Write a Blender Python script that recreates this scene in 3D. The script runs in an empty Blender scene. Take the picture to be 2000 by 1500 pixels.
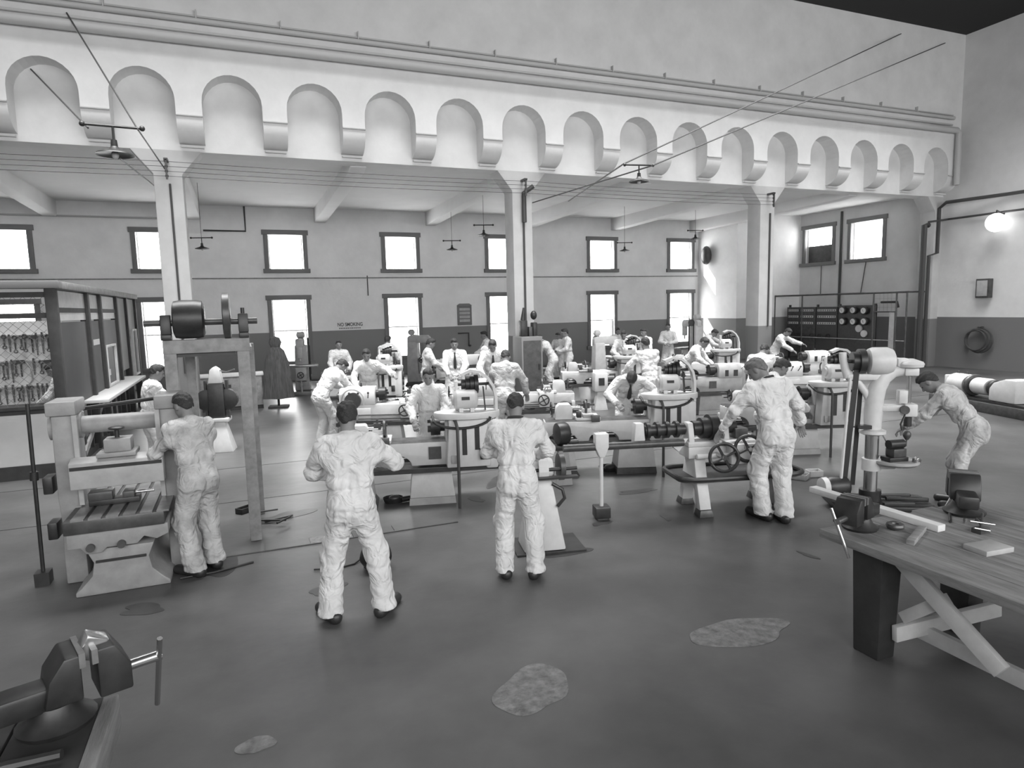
import bpy, bmesh, math, random
import numpy as np
from mathutils import Vector, Matrix
random.seed(7); np.random.seed(7)
S = bpy.context.scene
COL = S.collection
PI = math.pi
# ------------------------------------------------------------------ camera
HC = 2.5
FPX = 1280.0
_vy = np.array([470-1000, 612-750, FPX]); _vx = np.array([4150-1000, 525-750, FPX])
_Y = _vy/np.linalg.norm(_vy); _X = _vx-_vx.dot(_Y)*_Y; _X /= np.linalg.norm(_X); _Z = np.cross(_X, _Y)
RC = np.stack([_X, _Y, _Z], 1)
cam_d = bpy.data.cameras.new('camera'); cam_d.sensor_width = 36; cam_d.lens = 36*FPX/2000
cam_d.clip_end = 300; cam_d.clip_start = 0.05
cam = bpy.data.objects.new('camera', cam_d); COL.objects.link(cam)
r_, d_, f_ = RC[0], RC[1], RC[2]
cam.matrix_world = Matrix(((r_[0], -d_[0], -f_[0], 0), (r_[1], -d_[1], -f_[1], 0), (r_[2], -d_[2], -f_[2], HC), (0, 0, 0, 1)))
S.camera = cam
def at(px, py, x=None, y=None, z=None):
    """the world point where a sight line meets a plane of the room"""
    d = RC.T @ np.array([(px-1000)/FPX, (py-750)/FPX, 1.0])
    t = (z-HC)/d[2] if z is not None else (y/d[1] if y is not None else x/d[0])
    return Vector((t*d[0], t*d[1], HC+t*d[2]))
# ------------------------------------------------------------------ light
W = bpy.data.worlds.new('world'); S.world = W; W.use_nodes = True
W.node_tree.nodes['Background'].inputs[0].default_value = (1, 1, 1, 1)
W.node_tree.nodes['Background'].inputs[1].default_value = 13.0
def add_light(name, kind, loc, target, energy, **k):
    L = bpy.data.lights.new(name, kind); L.energy = energy
    for a, v in k.items(): setattr(L, a, v)
    o = bpy.data.objects.new(name, L); COL.objects.link(o); o.location = loc
    o.rotation_euler = (Vector(target)-Vector(loc)).to_track_quat('-Z', 'Y').to_euler()
    return o
add_light('sun', 'SUN', (0, 40, 30), (1*10, 40-10, 30-11), 22.0, angle=0.01)
# assumed daylight: area lights added at the windowless near wall and below the roof
add_light('window_light', 'AREA', (6, -6.9, 5.6), (6, 12, 4.2), 2700, shape='RECTANGLE', size=28, size_y=5)  # added fill behind the camera, no window modelled here
add_light('roof_light', 'AREA', (8, 11.4, 11.1), (8, 11.9, 0), 2300, shape='RECTANGLE', size=26, size_y=4, spread=math.radians(92))  # added fill under the closed roof, no skylight modelled
S.view_settings.view_transform = 'Standard'; S.view_settings.look = 'None'
S.view_settings.gamma = 1.0; S.view_settings.use_curve_mapping = False
S.view_settings.exposure = 0.2
S.cycles.max_bounces = 8; S.cycles.diffuse_bounces = 5; S.cycles.sample_clamp_indirect = 6
# ------------------------------------------------------------------ materials
MATS = {}
def mat(name, v, rough=0.6, metal=0.0, var=0.0, scale=4.0, bump=0.0, bscale=30.0, bdist=0.02, bwarp=0.0, v2=None, dado=None, spec=0.5, stretch=None):
    if name in MATS: return MATS[name]
    m = bpy.data.materials.new(name); m.use_nodes = True; MATS[name] = m
    nt = m.node_tree; N = nt.nodes; b = N['Principled BSDF']
    b.inputs['Roughness'].default_value = rough; b.inputs['Metallic'].default_value = metal
    b.inputs['Specular IOR Level'].default_value = spec
    b.inputs['Base Color'].default_value = (v, v, v, 1)
    g = N.new('ShaderNodeNewGeometry'); o = N.new('ShaderNodeTexCoord')
    src = o.outputs['Object']
    if stretch:
        mp = N.new('ShaderNodeMapping'); mp.inputs['Scale'].default_value = stretch
        nt.links.new(src, mp.inputs[0]); src = mp.outputs[0]
    col = None
    if var or v2 is not None:
        n = N.new('ShaderNodeTexNoise'); n.inputs['Scale'].default_value = scale; n.inputs['Detail'].default_value = 6
        n.inputs['Roughness'].default_value = 0.62
        nt.links.new(src, n.inputs['Vector'])
        cr = N.new('ShaderNodeValToRGB'); nt.links.new(n.outputs['Fac'], cr.inputs[0])
        lo = v*(1-var) if v2 is None else v2; hi = min(1, v*(1+var)) if v2 is None else v
        cr.color_ramp.elements[0].position = 0.3; cr.color_ramp.elements[1].position = 0.7
        cr.color_ramp.elements[0].color = (lo, lo, lo, 1); cr.color_ramp.elements[1].color = (hi, hi, hi, 1)
        col = cr.outputs[0]; nt.links.new(col, b.inputs['Base Color'])
    if dado:   # painted dado: the lower part of the wall has a darker paint
        zt, dv = dado
        sp = N.new('ShaderNodeSeparateXYZ'); nt.links.new(g.outputs['Position'], sp.inputs[0])
        lt = N.new('ShaderNodeMath'); lt.operation = 'LESS_THAN'; lt.inputs[1].default_value = zt
        nt.links.new(sp.outputs[2], lt.inputs[0])
        mx = N.new('ShaderNodeMix'); mx.data_type = 'RGBA'
        nt.links.new(lt.outputs[0], mx.inputs[0])
        if col: nt.links.new(col, mx.inputs[6])
        else: mx.inputs[6].default_value = (v, v, v, 1)
        mx.inputs[7].default_value = (dv, dv, dv, 1)
        nt.links.new(mx.outputs[2], b.inputs['Base Color'])
    if bump:
        n2 = N.new('ShaderNodeTexNoise'); n2.inputs['Scale'].default_value = bscale; n2.inputs['Detail'].default_value = 4 if not bwarp else 2; n2.inputs['Distortion'].default_value = bwarp
        nt.links.new(src, n2.inputs['Vector'])
        bp = N.new('ShaderNodeBump'); bp.inputs['Strength'].default_value = bump; bp.inputs['Distance'].default_value = bdist
        nt.links.new(n2.outputs['Fac'], bp.inputs['Height']); nt.links.new(bp.outputs[0], b.inputs['Normal'])
    return m
M_wall = mat('limewashed_wall', 0.70, 0.9, var=0.08, scale=1.2, bump=0.15, bscale=8)
M_back = mat('painted_brick_wall', 0.78, 0.9, var=0.08, scale=1.0, bump=0.2, bscale=10, dado=(1.78, 0.22))
M_side = mat('painted_side_wall', 0.62, 0.9, var=0.08, scale=1.0, bump=0.2, bscale=10, dado=(1.78, 0.15))  # back wall paint, darkened to carry the lens falloff at the right edge
M_ceil = mat('white_ceiling', 0.72, 0.9, var=0.05, scale=0.8)
M_colm = mat('column_paint', 0.50, 0.85, var=0.08, scale=2, dado=(1.72, 0.20))
M_floor = mat('worn_concrete', 0.078, 0.36, var=0.5, scale=0.55, bump=0.12, bscale=6)
M_patch = mat('patched_concrete', 0.15, 0.8, var=0.45, scale=14, bump=0.5, bscale=40)
M_stain = mat('oil_stain', 0.035, 0.35, var=0.5, scale=5)
M_frame = mat('window_paint', 0.16, 0.6)
M_dark = mat('black_iron', 0.022, 0.42, var=0.4, scale=9)
M_iron = mat('grey_iron', 0.07, 0.4, metal=0.3, var=0.3, scale=8)
M_steel = mat('bright_steel', 0.45, 0.25, metal=0.9)
M_msteel = mat('worn_steel', 0.28, 0.35, metal=0.7, var=0.3, scale=6)
M_white = mat('white_machine_enamel', 0.55, 0.45, var=0.10, scale=5)
M_cream = mat('cream_machine_enamel', 0.46, 0.45, var=0.12, scale=5)
M_grey = mat('grey_machine_enamel', 0.36, 0.5, var=0.15, scale=6)
M_planer = mat('grey_planer_paint', 0.27, 0.5, var=0.18, scale=6)  # machine grey taken darker, lens falloff at the left put into the colour
M_pipe = mat('painted_pipe', 0.46, 0.6)
M_conduit = mat('dark_conduit', 0.05, 0.5)
M_wood = mat('bench_wood', 0.22, 0.75, var=0.35, scale=3, stretch=(8, 1, 8), bump=0.2, bscale=20)
M_dwood = mat('dark_timber', 0.035, 0.7, var=0.3, scale=5)
M_lwood = mat('white_painted_timber', 0.60, 0.7, var=0.10, scale=6)
M_frosty = mat('weathered_timber', 0.24, 0.8, var=0.25, scale=9)
M_roof = mat('dark_roof', 0.02, 0.9)
M_pan = mat('black_sheet_steel', 0.03, 0.45, var=0.4, scale=6)
M_rubber = mat('black_rubber', 0.02, 0.6)
M_board = mat('dark_board', 0.05, 0.6, var=0.1, scale=3)
M_ply = mat('counter_panel', 0.55, 0.7, var=0.05)
M_print = mat('sign_paint', 0.10, 0.8)
M_cloth = mat('overall_cotton', 0.60, 0.95, var=0.12, scale=5, bump=0.8, bscale=7, bdist=0.05, bwarp=1.6, spec=0.1)
M_cloth2 = mat('soiled_overall_cotton', 0.58, 0.95, v2=0.26, scale=5.0, bump=0.8, bscale=7, bdist=0.05, bwarp=1.6, spec=0.1)
M_coat = mat('dust_coat_cotton', 0.72, 0.95, var=0.1, scale=7, bump=0.8, bscale=7, bdist=0.05, bwarp=1.6, spec=0.1)
M_skin = mat('skin', 0.20, 0.6, var=0.08, scale=12, spec=0.3)
M_hair = mat('dark_hair', 0.022, 0.6, bump=0.5, bscale=120)
M_hair2 = mat('grey_hair', 0.13, 0.7, var=0.3, scale=40, bump=0.4, bscale=120)
M_shoe = mat('black_leather', 0.025, 0.4)
M_collar = mat('dark_collar_cloth', 0.03, 0.9)
M_glass = bpy.data.materials.new('window_glass'); M_glass.use_nodes = True
_n = M_glass.node_tree.nodes; _n.clear()
_o = _n.new('ShaderNodeOutputMaterial'); _t = _n.new('ShaderNodeBsdfTransparent'); _g = _n.new('ShaderNodeBsdfGlossy'); _m = _n.new('ShaderNodeMixShader')
_t.inputs[0].default_value = (0.92, 0.92, 0.92, 1); _g.inputs['Roughness'].default_value = 0.05; _m.inputs[0].default_value = 0.05
M_glass.node_tree.links.new(_t.outputs[0], _m.inputs[1]); M_glass.node_tree.links.new(_g.outputs[0], _m.inputs[2]); M_glass.node_tree.links.new(_m.outputs[0], _o.inputs[0])
M_globe = bpy.data.materials.new('lit_globe'); M_globe.use_nodes = True
_b = M_globe.node_tree.nodes['Principled BSDF']; _b.inputs['Emission Color'].default_value = (1, 1, 1, 1); _b.inputs['Emission Strength'].default_value = 2.2
# ------------------------------------------------------------------ mesh helpers
class MB:
    def __init__(s): s.v = []; s.f = []
    def add(s, vs, fs):
        k = len(s.v); s.v += [tuple(p) for p in vs]; s.f += [tuple(i+k for i in f) for f in fs]; return s
    def box(s, x0, x1, y0, y1, z0, z1):
        return s.add([(x0,y0,z0),(x1,y0,z0),(x1,y1,z0),(x0,y1,z0),(x0,y0,z1),(x1,y0,z1),(x1,y1,z1),(x0,y1,z1)],
                     [(0,3,2,1),(4,5,6,7),(0,1,5,4),(1,2,6,5),(2,3,7,6),(3,0,4,7)])
    def frus(s, x0, x1, y0, y1, z0, X0, X1, Y0, Y1, z1):
        return s.add([(x0,y0,z0),(x1,y0,z0),(x1,y1,z0),(x0,y1,z0),(X0,Y0,z1),(X1,Y0,z1),(X1,Y1,z1),(X0,Y1,z1)],
                     [(0,3,2,1),(4,5,6,7),(0,1,5,4),(1,2,6,5),(2,3,7,6),(3,0,4,7)])
    def beam(s, a, b, w, h, up=(0,0,1)):
        a = Vector(a); b = Vector(b); d = (b-a).normalized(); up = Vector(up)
        if abs(d.dot(up)) > 0.99: up = Vector((0,1,0))
        sx = d.cross(up).normalized()*w/2; sz = sx.cross(d).normalized()*h/2
        vs = [p+i*sx+j*sz for p in (a, b) for i, j in ((-1,-1),(1,-1),(1,1),(-1,1))]
        return s.add(vs, [(0,1,2,3),(7,6,5,4),(0,4,5,1),(1,5,6,2),(2,6,7,3),(3,7,4,0)])
    def revolve(s, prof, base=(0,0,0), axis=(0,0,1), n=16):
        ax = Vector(axis).normalized(); t = Vector((1,0,0)) if abs(ax.x) < 0.9 else Vector((0,1,0))
        u = ax.cross(t).normalized(); w = ax.cross(u); base = Vector(base)
        vs = []; fs = []; m = len(prof)
        for r, h in prof:
            for i in range(n):
                a = 2*PI*i/n; vs.append(base+ax*h+(u*math.cos(a)+w*math.sin(a))*r)
        for j in range(m-1):
            for i in range(n):
                i2 = (i+1) % n; fs.append((j*n+i, j*n+i2, (j+1)*n+i2, (j+1)*n+i))
        if prof[0][0] > 1e-6: fs.append(tuple(range(n-1, -1, -1)))
        if prof[-1][0] > 1e-6: fs.append(tuple((m-1)*n+i for i in range(n)))
        return s.add(vs, fs)
    def cyl(s, a, b, r, r2=None, n=14):
        a = Vector(a); b = Vector(b); return s.revolve([(r, 0), (r if r2 is None else r2, (b-a).length)], a, b-a, n)
    def tube(s, pts, r, n=8, closed=False):
        P = [Vector(p) for p in pts]; m = len(P); vs = []; fs = []; u = None
        for i, p in enumerate(P):
            if closed: d = P[(i+1) % m]-P[i-1]
            else: d = P[min(i+1, m-1)]-P[max(i-1, 0)]
            d.normalize()
            if u is None:
                t = Vector((0,0,1)) if abs(d.z) < 0.9 else Vector((1,0,0)); u = d.cross(t).normalized()
            else: u = (u-d*u.dot(d)).normalized()
            w = d.cross(u)
            for k in range(n):
                a = 2*PI*k/n; vs.append(p+(u*math.cos(a)+w*math.sin(a))*r)
        for i in range(m if closed else m-1):
            for k in range(n):
                k2 = (k+1) % n; j = (i+1) % m; fs.append((i*n+k, i*n+k2, j*n+k2, j*n+k))
        if not closed: fs.append(tuple(range(n-1, -1, -1))); fs.append(tuple((m-1)*n+k for k in range(n)))
        return s.add(vs, fs)
    def torus(s, c, axis, R, r, n=24, k=8):
        ax = Vector(axis).normalized(); t = Vector((1,0,0)) if abs(ax.x) < 0.9 else Vector((0,1,0))
        u = ax.cross(t).normalized(); w = ax.cross(u); c = Vector(c)
        return s.tube([c+(u*math.cos(2*PI*i/n)+w*math.sin(2*PI*i/n))*R for i in range(n)], r, k, True)
    def prism(s, poly, plane, lo, hi):
        f = {'xz': lambda a, b, t: (a, t, b), 'xy': lambda a, b, t: (a, b, t), 'yz': lambda a, b, t: (t, a, b)}[plane]
        n = len(poly); vs = [f(a, b, lo) for a, b in poly]+[f(a, b, hi) for a, b in poly]
        fs = [tuple(range(n)), tuple(range(2*n-1, n-1, -1))]+[(i, n+i, n+(i+1) % n, (i+1) % n) for i in range(n)]
        return s.add(vs, fs)
    def ell(s, c, r, n=14, m=8):
        vs = []; fs = []; c = Vector(c); r = (r, r, r) if not hasattr(r, '__len__') else r
        vs.append(c+Vector((0,0,-r[2])))
        for j in range(1, m):
            t = -PI/2+PI*j/m
            for i in range(n):
                a = 2*PI*i/n; vs.append(c+Vector((r[0]*math.cos(t)*math.cos(a), r[1]*math.cos(t)*math.sin(a), r[2]*math.sin(t))))
        vs.append(c+Vector((0,0,r[2]))); e = len(vs)-1
        for i in range(n):
            i2 = (i+1) % n; fs.append((0, 1+i2, 1+i)); fs.append((e, e-n+i, e-n+i2))
            for j in range(m-2): fs.append((1+j*n+i, 1+j*n+i2, 1+(j+1)*n+i2, 1+(j+1)*n+i))
        return s.add(vs, fs)
    def wheel(s, c, axis, R, r=0.012, spokes=4, handle=True):
        ax = Vector(axis).normalized(); c = Vector(c); s.torus(c, ax, R, r, 24, 8); s.cyl(c-ax*0.02, c+ax*0.025, R*0.2)
        t = Vector((0,0,1)) if abs(ax.z) < 0.9 else Vector((1,0,0)); u = ax.cross(t).normalized(); w = ax.cross(u)
        for k in range(spokes):
            a = 2*PI*k/spokes+0.5; s.cyl(c, c+(u*math.cos(a)+w*math.sin(a))*R, r*0.8, n=6)
        if handle: p = c+(u*math.cos(0.5)+w*math.sin(0.5))*R; s.cyl(p, p+ax*0.07, 0.012, n=8)
        return s
    def build(s, name, m, parent=None, bevel=0.0, smooth=True, loc=None):
        me = bpy.data.meshes.new(name); me.from_pydata(s.v, [], s.f)
        bm = bmesh.new(); bm.from_mesh(me)
        bmesh.ops.recalc_face_normals(bm, faces=bm.faces)
        if bevel:
            ed = [e for e in bm.edges if len(e.link_faces) == 2 and e.calc_face_angle(0) > 0.6]
            bmesh.ops.bevel(bm, geom=ed, offset=bevel, segments=2, affect='EDGES', profile=0.5)
        bm.to_mesh(me); bm.free()
        if smooth:
            me.shade_smooth(); me.set_sharp_from_angle(angle=math.radians(38))
        me.materials.append(m)
        o = bpy.data.objects.new(name, me); COL.objects.link(o)
        if parent: o.parent = parent
        if loc: o.location = loc
        return o
def tag(o, label=None, cat=None, group=None, kind=None):
    if label: o['label'] = label
    if cat: o['category'] = cat
    if group: o['group'] = group
    if kind: o['kind'] = kind
    return o
def thing(name, label, cat, loc=(0,0,0), rz=0.0, group=None):
    o = bpy.data.objects.new(name, None); COL.objects.link(o); o.location = loc; o.rotation_euler = (0, 0, rz); o.empty_display_size = 0.2
    return tag(o, label, cat, group)
def struct(o): o['kind'] = 'structure'; return o
def V(*a): return Vector(a)
# ------------------------------------------------------------------ the setting
YC, YB, XW, YF, ZR = 16.2, 25.2, 23.3, 15.7, 11.27
XL, YN = -13.0, -7.5
struct(MB().box(XL-.4, XW+.4, YN-.4, YB+.4, -0.3, 0).build('floor', M_floor, smooth=False))
def wall_with_holes(name, m, plane, t0, t1, a0, a1, z0, z1, holes):
    A = sorted({a0, a1, *[h[0] for h in holes], *[h[1] for h in holes]}); Z = sorted({z0, z1, *[h[2] for h in holes], *[h[3] for h in holes]})
    mb = MB()
    for i in range(len(A)-1):
        run = None
        for j in range(len(Z)-1):
            ca, cz = (A[i]+A[i+1])/2, (Z[j]+Z[j+1])/2
            solid = not any(h[0] < ca < h[1] and h[2] < cz < h[3] for h in holes)
            if solid: run = (run[0], Z[j+1]) if run else (Z[j], Z[j+1])
            if (not solid or j == len(Z)-2) and run:
                if plane == 'y': mb.box(A[i], A[i+1], t0, t1, *run)
                else: mb.box(t0, t1, A[i], A[i+1], *run)
                run = None
    return struct(mb.build(name, m, smooth=False))
WX = [-7.25, -3.08, 1.04, 5.21, 9.38, 14.04, 18.17]
WW = 1.22
holes = [(x, x+WW, 4.05, 5.25) for x in WX]+[(x, x+WW, 0.72, 2.94) for x in WX]
wall_with_holes('wall_back', M_back, 'y', YB, YB+0.35, XL-.3, XW+.3, -0.1, 7.2, holes)
RW = [(20.86, 22.34, 4.1, 5.56), (18.5, 19.98, 4.1, 5.56)]
wall_with_holes('wall_right', M_side, 'x', XW, XW+0.35, YN-.3, YB+.3, -0.1, ZR+.2, RW)
wall_with_holes('wall_left', M_back, 'x', XL-0.35, XL, YN-.3, YB+.3, -0.1, ZR+.2, [])
wall_with_holes('wall_near', M_back, 'y', YN-0.35, YN, XL-.3, XW+.3, -0.1, ZR+.2, [])
# the return wall by the far right corner: bright end wall and the shaded face beside it
struct(MB().box(19.75, XW+.1, 22.6, YB+.1, -0.1, 6.4).build('wall_return', M_back, smooth=False))
# roof of the high hall with its wall plate, and the low ceiling behind the arcade
struct(MB().box(XL-.3, XW+.3, YN-.3, YC+.6, ZR, ZR+.3).build('ceiling_hall', M_roof, smooth=False))
struct(MB().box(XL-.3, XW+.3, YC+0.3, YB+.3, 6.2, 6.6).build('ceiling_low', M_ceil, smooth=False))
for k in range(-2, 6):
    x = -1.25+4.14*k
    if x < XL+1 or x > 22: continue
    mb = MB().prism([(YC+.45, 5.97), (YC+.9, 5.9), (YB+.05, 5.70), (YB+.05, 6.25), (YC+.45, 6.25)], 'yz', x-.2, x+.2)
    struct(mb.build('ceiling_beam', M_ceil, bevel=0.03))
def window(n, plane, fx, a0, a1, z0, z1, dark_lower=False):
    """casing boards, sash rails and glass panes of one window; fx is the wall face"""
    root = thing('window_%d' % n, None, None); struct(root)
    def bx(nm, b0, b1, c0, c1, t0, t1, m=M_frame):
        mb = MB()
        if plane == 'y': mb.box(b0, b1, fx+t0, fx+t1, c0, c1)
        else: mb.box(fx+t0, fx+t1, b0, b1, c0, c1)
        return mb.build(nm, m, root, bevel=0.008 if nm != 'pane' else 0)
    w = 0.13
    bx('casing', a0-w, a0+.02, z0-.02, z1+.02, -.05, .04); bx('casing', a1-.02, a1+w, z0-.02, z1+.02, -.05, .04)
    bx('head_board', a0-w-.05, a1+w+.05, z1, z1+.17, -.07, .04); bx('sill', a0-w-.06, a1+w+.06, z0-.15, z0, -.12, .04)
    zm = (z0+z1)/2
    if z1-z0 > 1.6:
        bx('sash_rail', a0, a1, zm-.025, zm+.025, .14, .19, M_lwood)
        bx('pane', a0, a1, z0, zm-.02, .16, .17, M_glass); bx('pane', a0, a1, zm+.02, z1, .16, .17, M_glass)
    else:
        if dark_lower:
            bx('pane', a0, a1, zm, z1, .16, .17, M_glass); bx('shutter_board', a0, a1, z0, zm, .14, .19, M_iron)
        else: bx('pane', a0, a1, z0, z1, .16, .17, M_glass)
    for q in (a0+.03, a1-.07): bx('sash_stile', q, q+.04, z0, z1, .12, .2, M_lwood)
nwin = 0
for x in WX:
    for z0, z1 in ((4.05, 5.25), (0.72, 2.94)):
        nwin += 1; window(nwin, 'y', YB, x, x+WW, z0, z1)
for i, (a0, a1, z0, z1) in enumerate(RW):
    nwin += 1; window(nwin, 'x', XW, a0, a1, z0, z1, dark_lower=(i == 0))
# ---- arcade: overhanging wall on a table of arched corbels
def arcade():
    cx0, pitch, hw, ztop = 3.52, 1.695, 0.595, 7.52
    zs = ztop-hw; xs0 = XL-.3
    mb = MB(); cen = [cx0+pitch*k for k in range(-9, 12)]
    cen = [c for c in cen if c-hw > xs0+.2 and c+hw < XW-.1]
    seg = 14
    # spandrel strips over the arches (front face, soffit) and piers with a quarter-round foot
    edges = [xs0]+[e for c in cen for e in (c-hw, c+hw)]+[XW+.05]
    zline, zfoot = 6.60, 6.14
    for i in range(0, len(edges), 2):
        x0, x1 = edges[i], edges[i+1]
        prof = [(YF, ZR+.1), (YF, zline)]
        for q in range(1, 11):
            a = q/10*PI/2; prof.append((YF+(YC-YF)*(1-math.cos(a)), zline-(zline-zfoot)*math.sin(a)))
        prof += [(YC+.02, zfoot), (YC+.02, ZR+.1)]
        mb.prism(prof, 'yz', x0, x1)
    for c in cen:
        for q in range(seg):
            a0, a1 = PI-PI*q/seg, PI-PI*(q+1)/seg
            xa, xb = c+hw*math.cos(a0), c+hw*math.cos(a1); za, zb = zs+hw*math.sin(a0), zs+hw*math.sin(a1)
            mb.add([(xa,YF,za),(xb,YF,zb),(xb,YF,ZR+.1),(xa,YF,ZR+.1),(xa,YC+.02,za),(xb,YC+.02,zb),(xb,YC+.02,ZR+.1),(xa,YC+.02,ZR+.1)],
                   [(0,1,2,3),(0,4,5,1),(4,7,6,5)])
    struct(mb.build('wall_arcade', M_wall))
    # the wall behind the niches and the beam below, on which the corbels stand
    struct(MB().box(xs0, XW+.05, YC, YC+.55, 6.0, ZR+.1).build('wall_arcade_back', M_wall, smooth=False))
    for i in range(0, len(edges), 2):
        x0, x1 = edges[i], edges[i+1]
        t = MB().box(x0+.03, x1-.03, YC-.09, YC+.01, 6.07, 6.11).build('corbel_ledge', M_wall); struct(t)
        t = MB().cyl((x0, YF-.02, 6.62), (x1, YF-.02, 6.62), 0.022, n=8).build('conduit_run', M_pipe); struct(t)
arcade()
def column(x, hw=0.28, haunch=True, m=M_colm):
    mb = MB()
    if haunch:
        P = [(x-hw, -.05), (x+hw, -.05), (x+hw, 5.5), (x+hw+.42, 6.02), (x-hw-.42, 6.02), (x-hw, 5.5)]
    else: P = [(x-hw, -.05), (x+hw, -.05), (x+hw, 6.02), (x-hw, 6.02)]
    mb.prism(P, 'xz', YC-.005, YC+.56)
    return struct(mb.build('column', m, bevel=0.02))
for x in (-9.53, -1.25, 7.03, 15.31): column(x)
column(23.2)
# pipes along the upper wall
def pipe_run(nm, pts, r, m=M_pipe, n=12): return struct(MB().tube(pts, r, n).build(nm, m))
pipe_run('trim_pipe_main', [(XL, YF-.13, 8.1), (22.9, YF-.13, 8.1), (23.02, YF-.13, 8.02), (23.02, YF-.13, 6.3)], 0.10)
pipe_run('trim_pipe_side', [(XL, YF-.07, 8.28), (22.75, YF-.07, 8.28)], 0.03)
pipe_run('trim_pipe_upper', [(XL, YF-.09, 8.5), (22.8, YF-.09, 8.5)], 0.055)
pipe_run('trim_pipe_top', [(XL, YF-.05, 8.6), (22.8, YF-.05, 8.6)], 0.02)
for k in range(22):
    x = -12+1.65*k
    if x < 22.5: struct(MB().box(x-.012, x+.012, YF-.1, YF+.01, 8.52, 8.72).build('pipe_bracket', M_pipe))
# floor details
def blob(nm, c, rx, ry, rot, m, z=0.004, jag=0.12, n=40, seed=0):
    rnd = random.Random(seed); ph = [rnd.uniform(0, 6.28) for _ in range(5)]
    P = []
    for i in range(n):
        a = 2*PI*i/n; r = 1+jag*sum(math.sin((k+2)*a+ph[k])/(k+1) for k in range(5))
        x, y = rx*r*math.cos(a), ry*r*math.sin(a)
        P.append((c[0]+x*math.cos(rot)-y*math.sin(rot), c[1]+x*math.sin(rot)+y*math.cos(rot)))
    return struct(MB().prism(P, 'xy', -0.02, z).build(nm, m, smooth=False))
blob('floor_patch', at(1040, 1345, z=0), 0.28, 0.23, 0.4, M_patch, seed=1)
blob('floor_patch', at(1445, 1235, z=0), 0.42, 0.19, -0.2, M_patch, seed=2)
blob('floor_patch', at(500, 1455, z=0), 0.10, 0.08, 0, M_patch, seed=3)
for i, (px, py, rx, ry) in enumerate([(1100,1078,.28,.12),(1175,1022,.13,.06),(560,1008,.35,.15),(970,940,.3,.12),(1300,1010,.12,.05),(420,1095,.5,.2),(1580,1085,.1,.04),(930,975,.15,.08),(1690,1060,.12,.06),(280,1190,.2,.1),(1245,960,.3,.08),(640,1150,.15,.1)]):
    blob('floor_stain', at(px, py, z=0), rx, ry, 0.3*i, M_stain, z=0.003, jag=0.22, seed=10+i)
p0 = at(330, 1098, z=0)
for k in range(9):   # cover plates of the cable duct in the floor
    x = p0.x+k*0.46
    if x > 1.9: break
    MB().box(x, x+.45, p0.y-.1, p0.y+.1, -0.02, 0.008).build('cover_plate', M_patch if k % 3 == 0 else M_floor).parent = bpy.data.objects['floor']
struct(MB().box(p0.x-.1, 2.2, p0.y-.13, p0.y-.105, -0.02, 0.01).build('duct_edge', M_iron))
for k, yy in enumerate((9.3, 11.4)):
    struct(MB().box(XL, XW, yy, yy+.02, -0.02, 0.003).build('floor_joint', M_stain))
# ------------------------------------------------------------------ machines
def rot2(th): return Vector((math.cos(th), math.sin(th), 0)), Vector((-math.sin(th), math.cos(th), 0))
def arc_pts(cx, cz, r, a0, a1, n, y=0.0):
    return [(cx+r*math.cos(math.radians(a0+(a1-a0)*i/n)), y, cz+r*math.sin(math.radians(a0+(a1-a0)*i/n))) for i in range(n+1)]
def band(mb, pts, w, t, yc):
    """a flat strip of width w (along y) and thickness t that follows xz points"""
    P = [Vector((p[0], 0, p[2])) for p in pts]; up = []; dn = []
    for i, p in enumerate(P):
        d = (P[min(i+1, len(P)-1)]-P[max(i-1, 0)]).normalized(); n = Vector((-d.z, 0, d.x))
        up.append(p+n*t/2); dn.append(p-n*t/2)
    poly = [(p.x, p.z) for p in up]+[(p.x, p.z) for p in reversed(dn)]
    k = len(up)
    for i in range(k-1):
        q = [(up[i].x, up[i].z), (up[i+1].x, up[i+1].z), (dn[i+1].x, dn[i+1].z), (dn[i].x, dn[i].z)]
        mb.prism(q, 'xz', yc-w/2, yc+w/2)
    return mb
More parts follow.
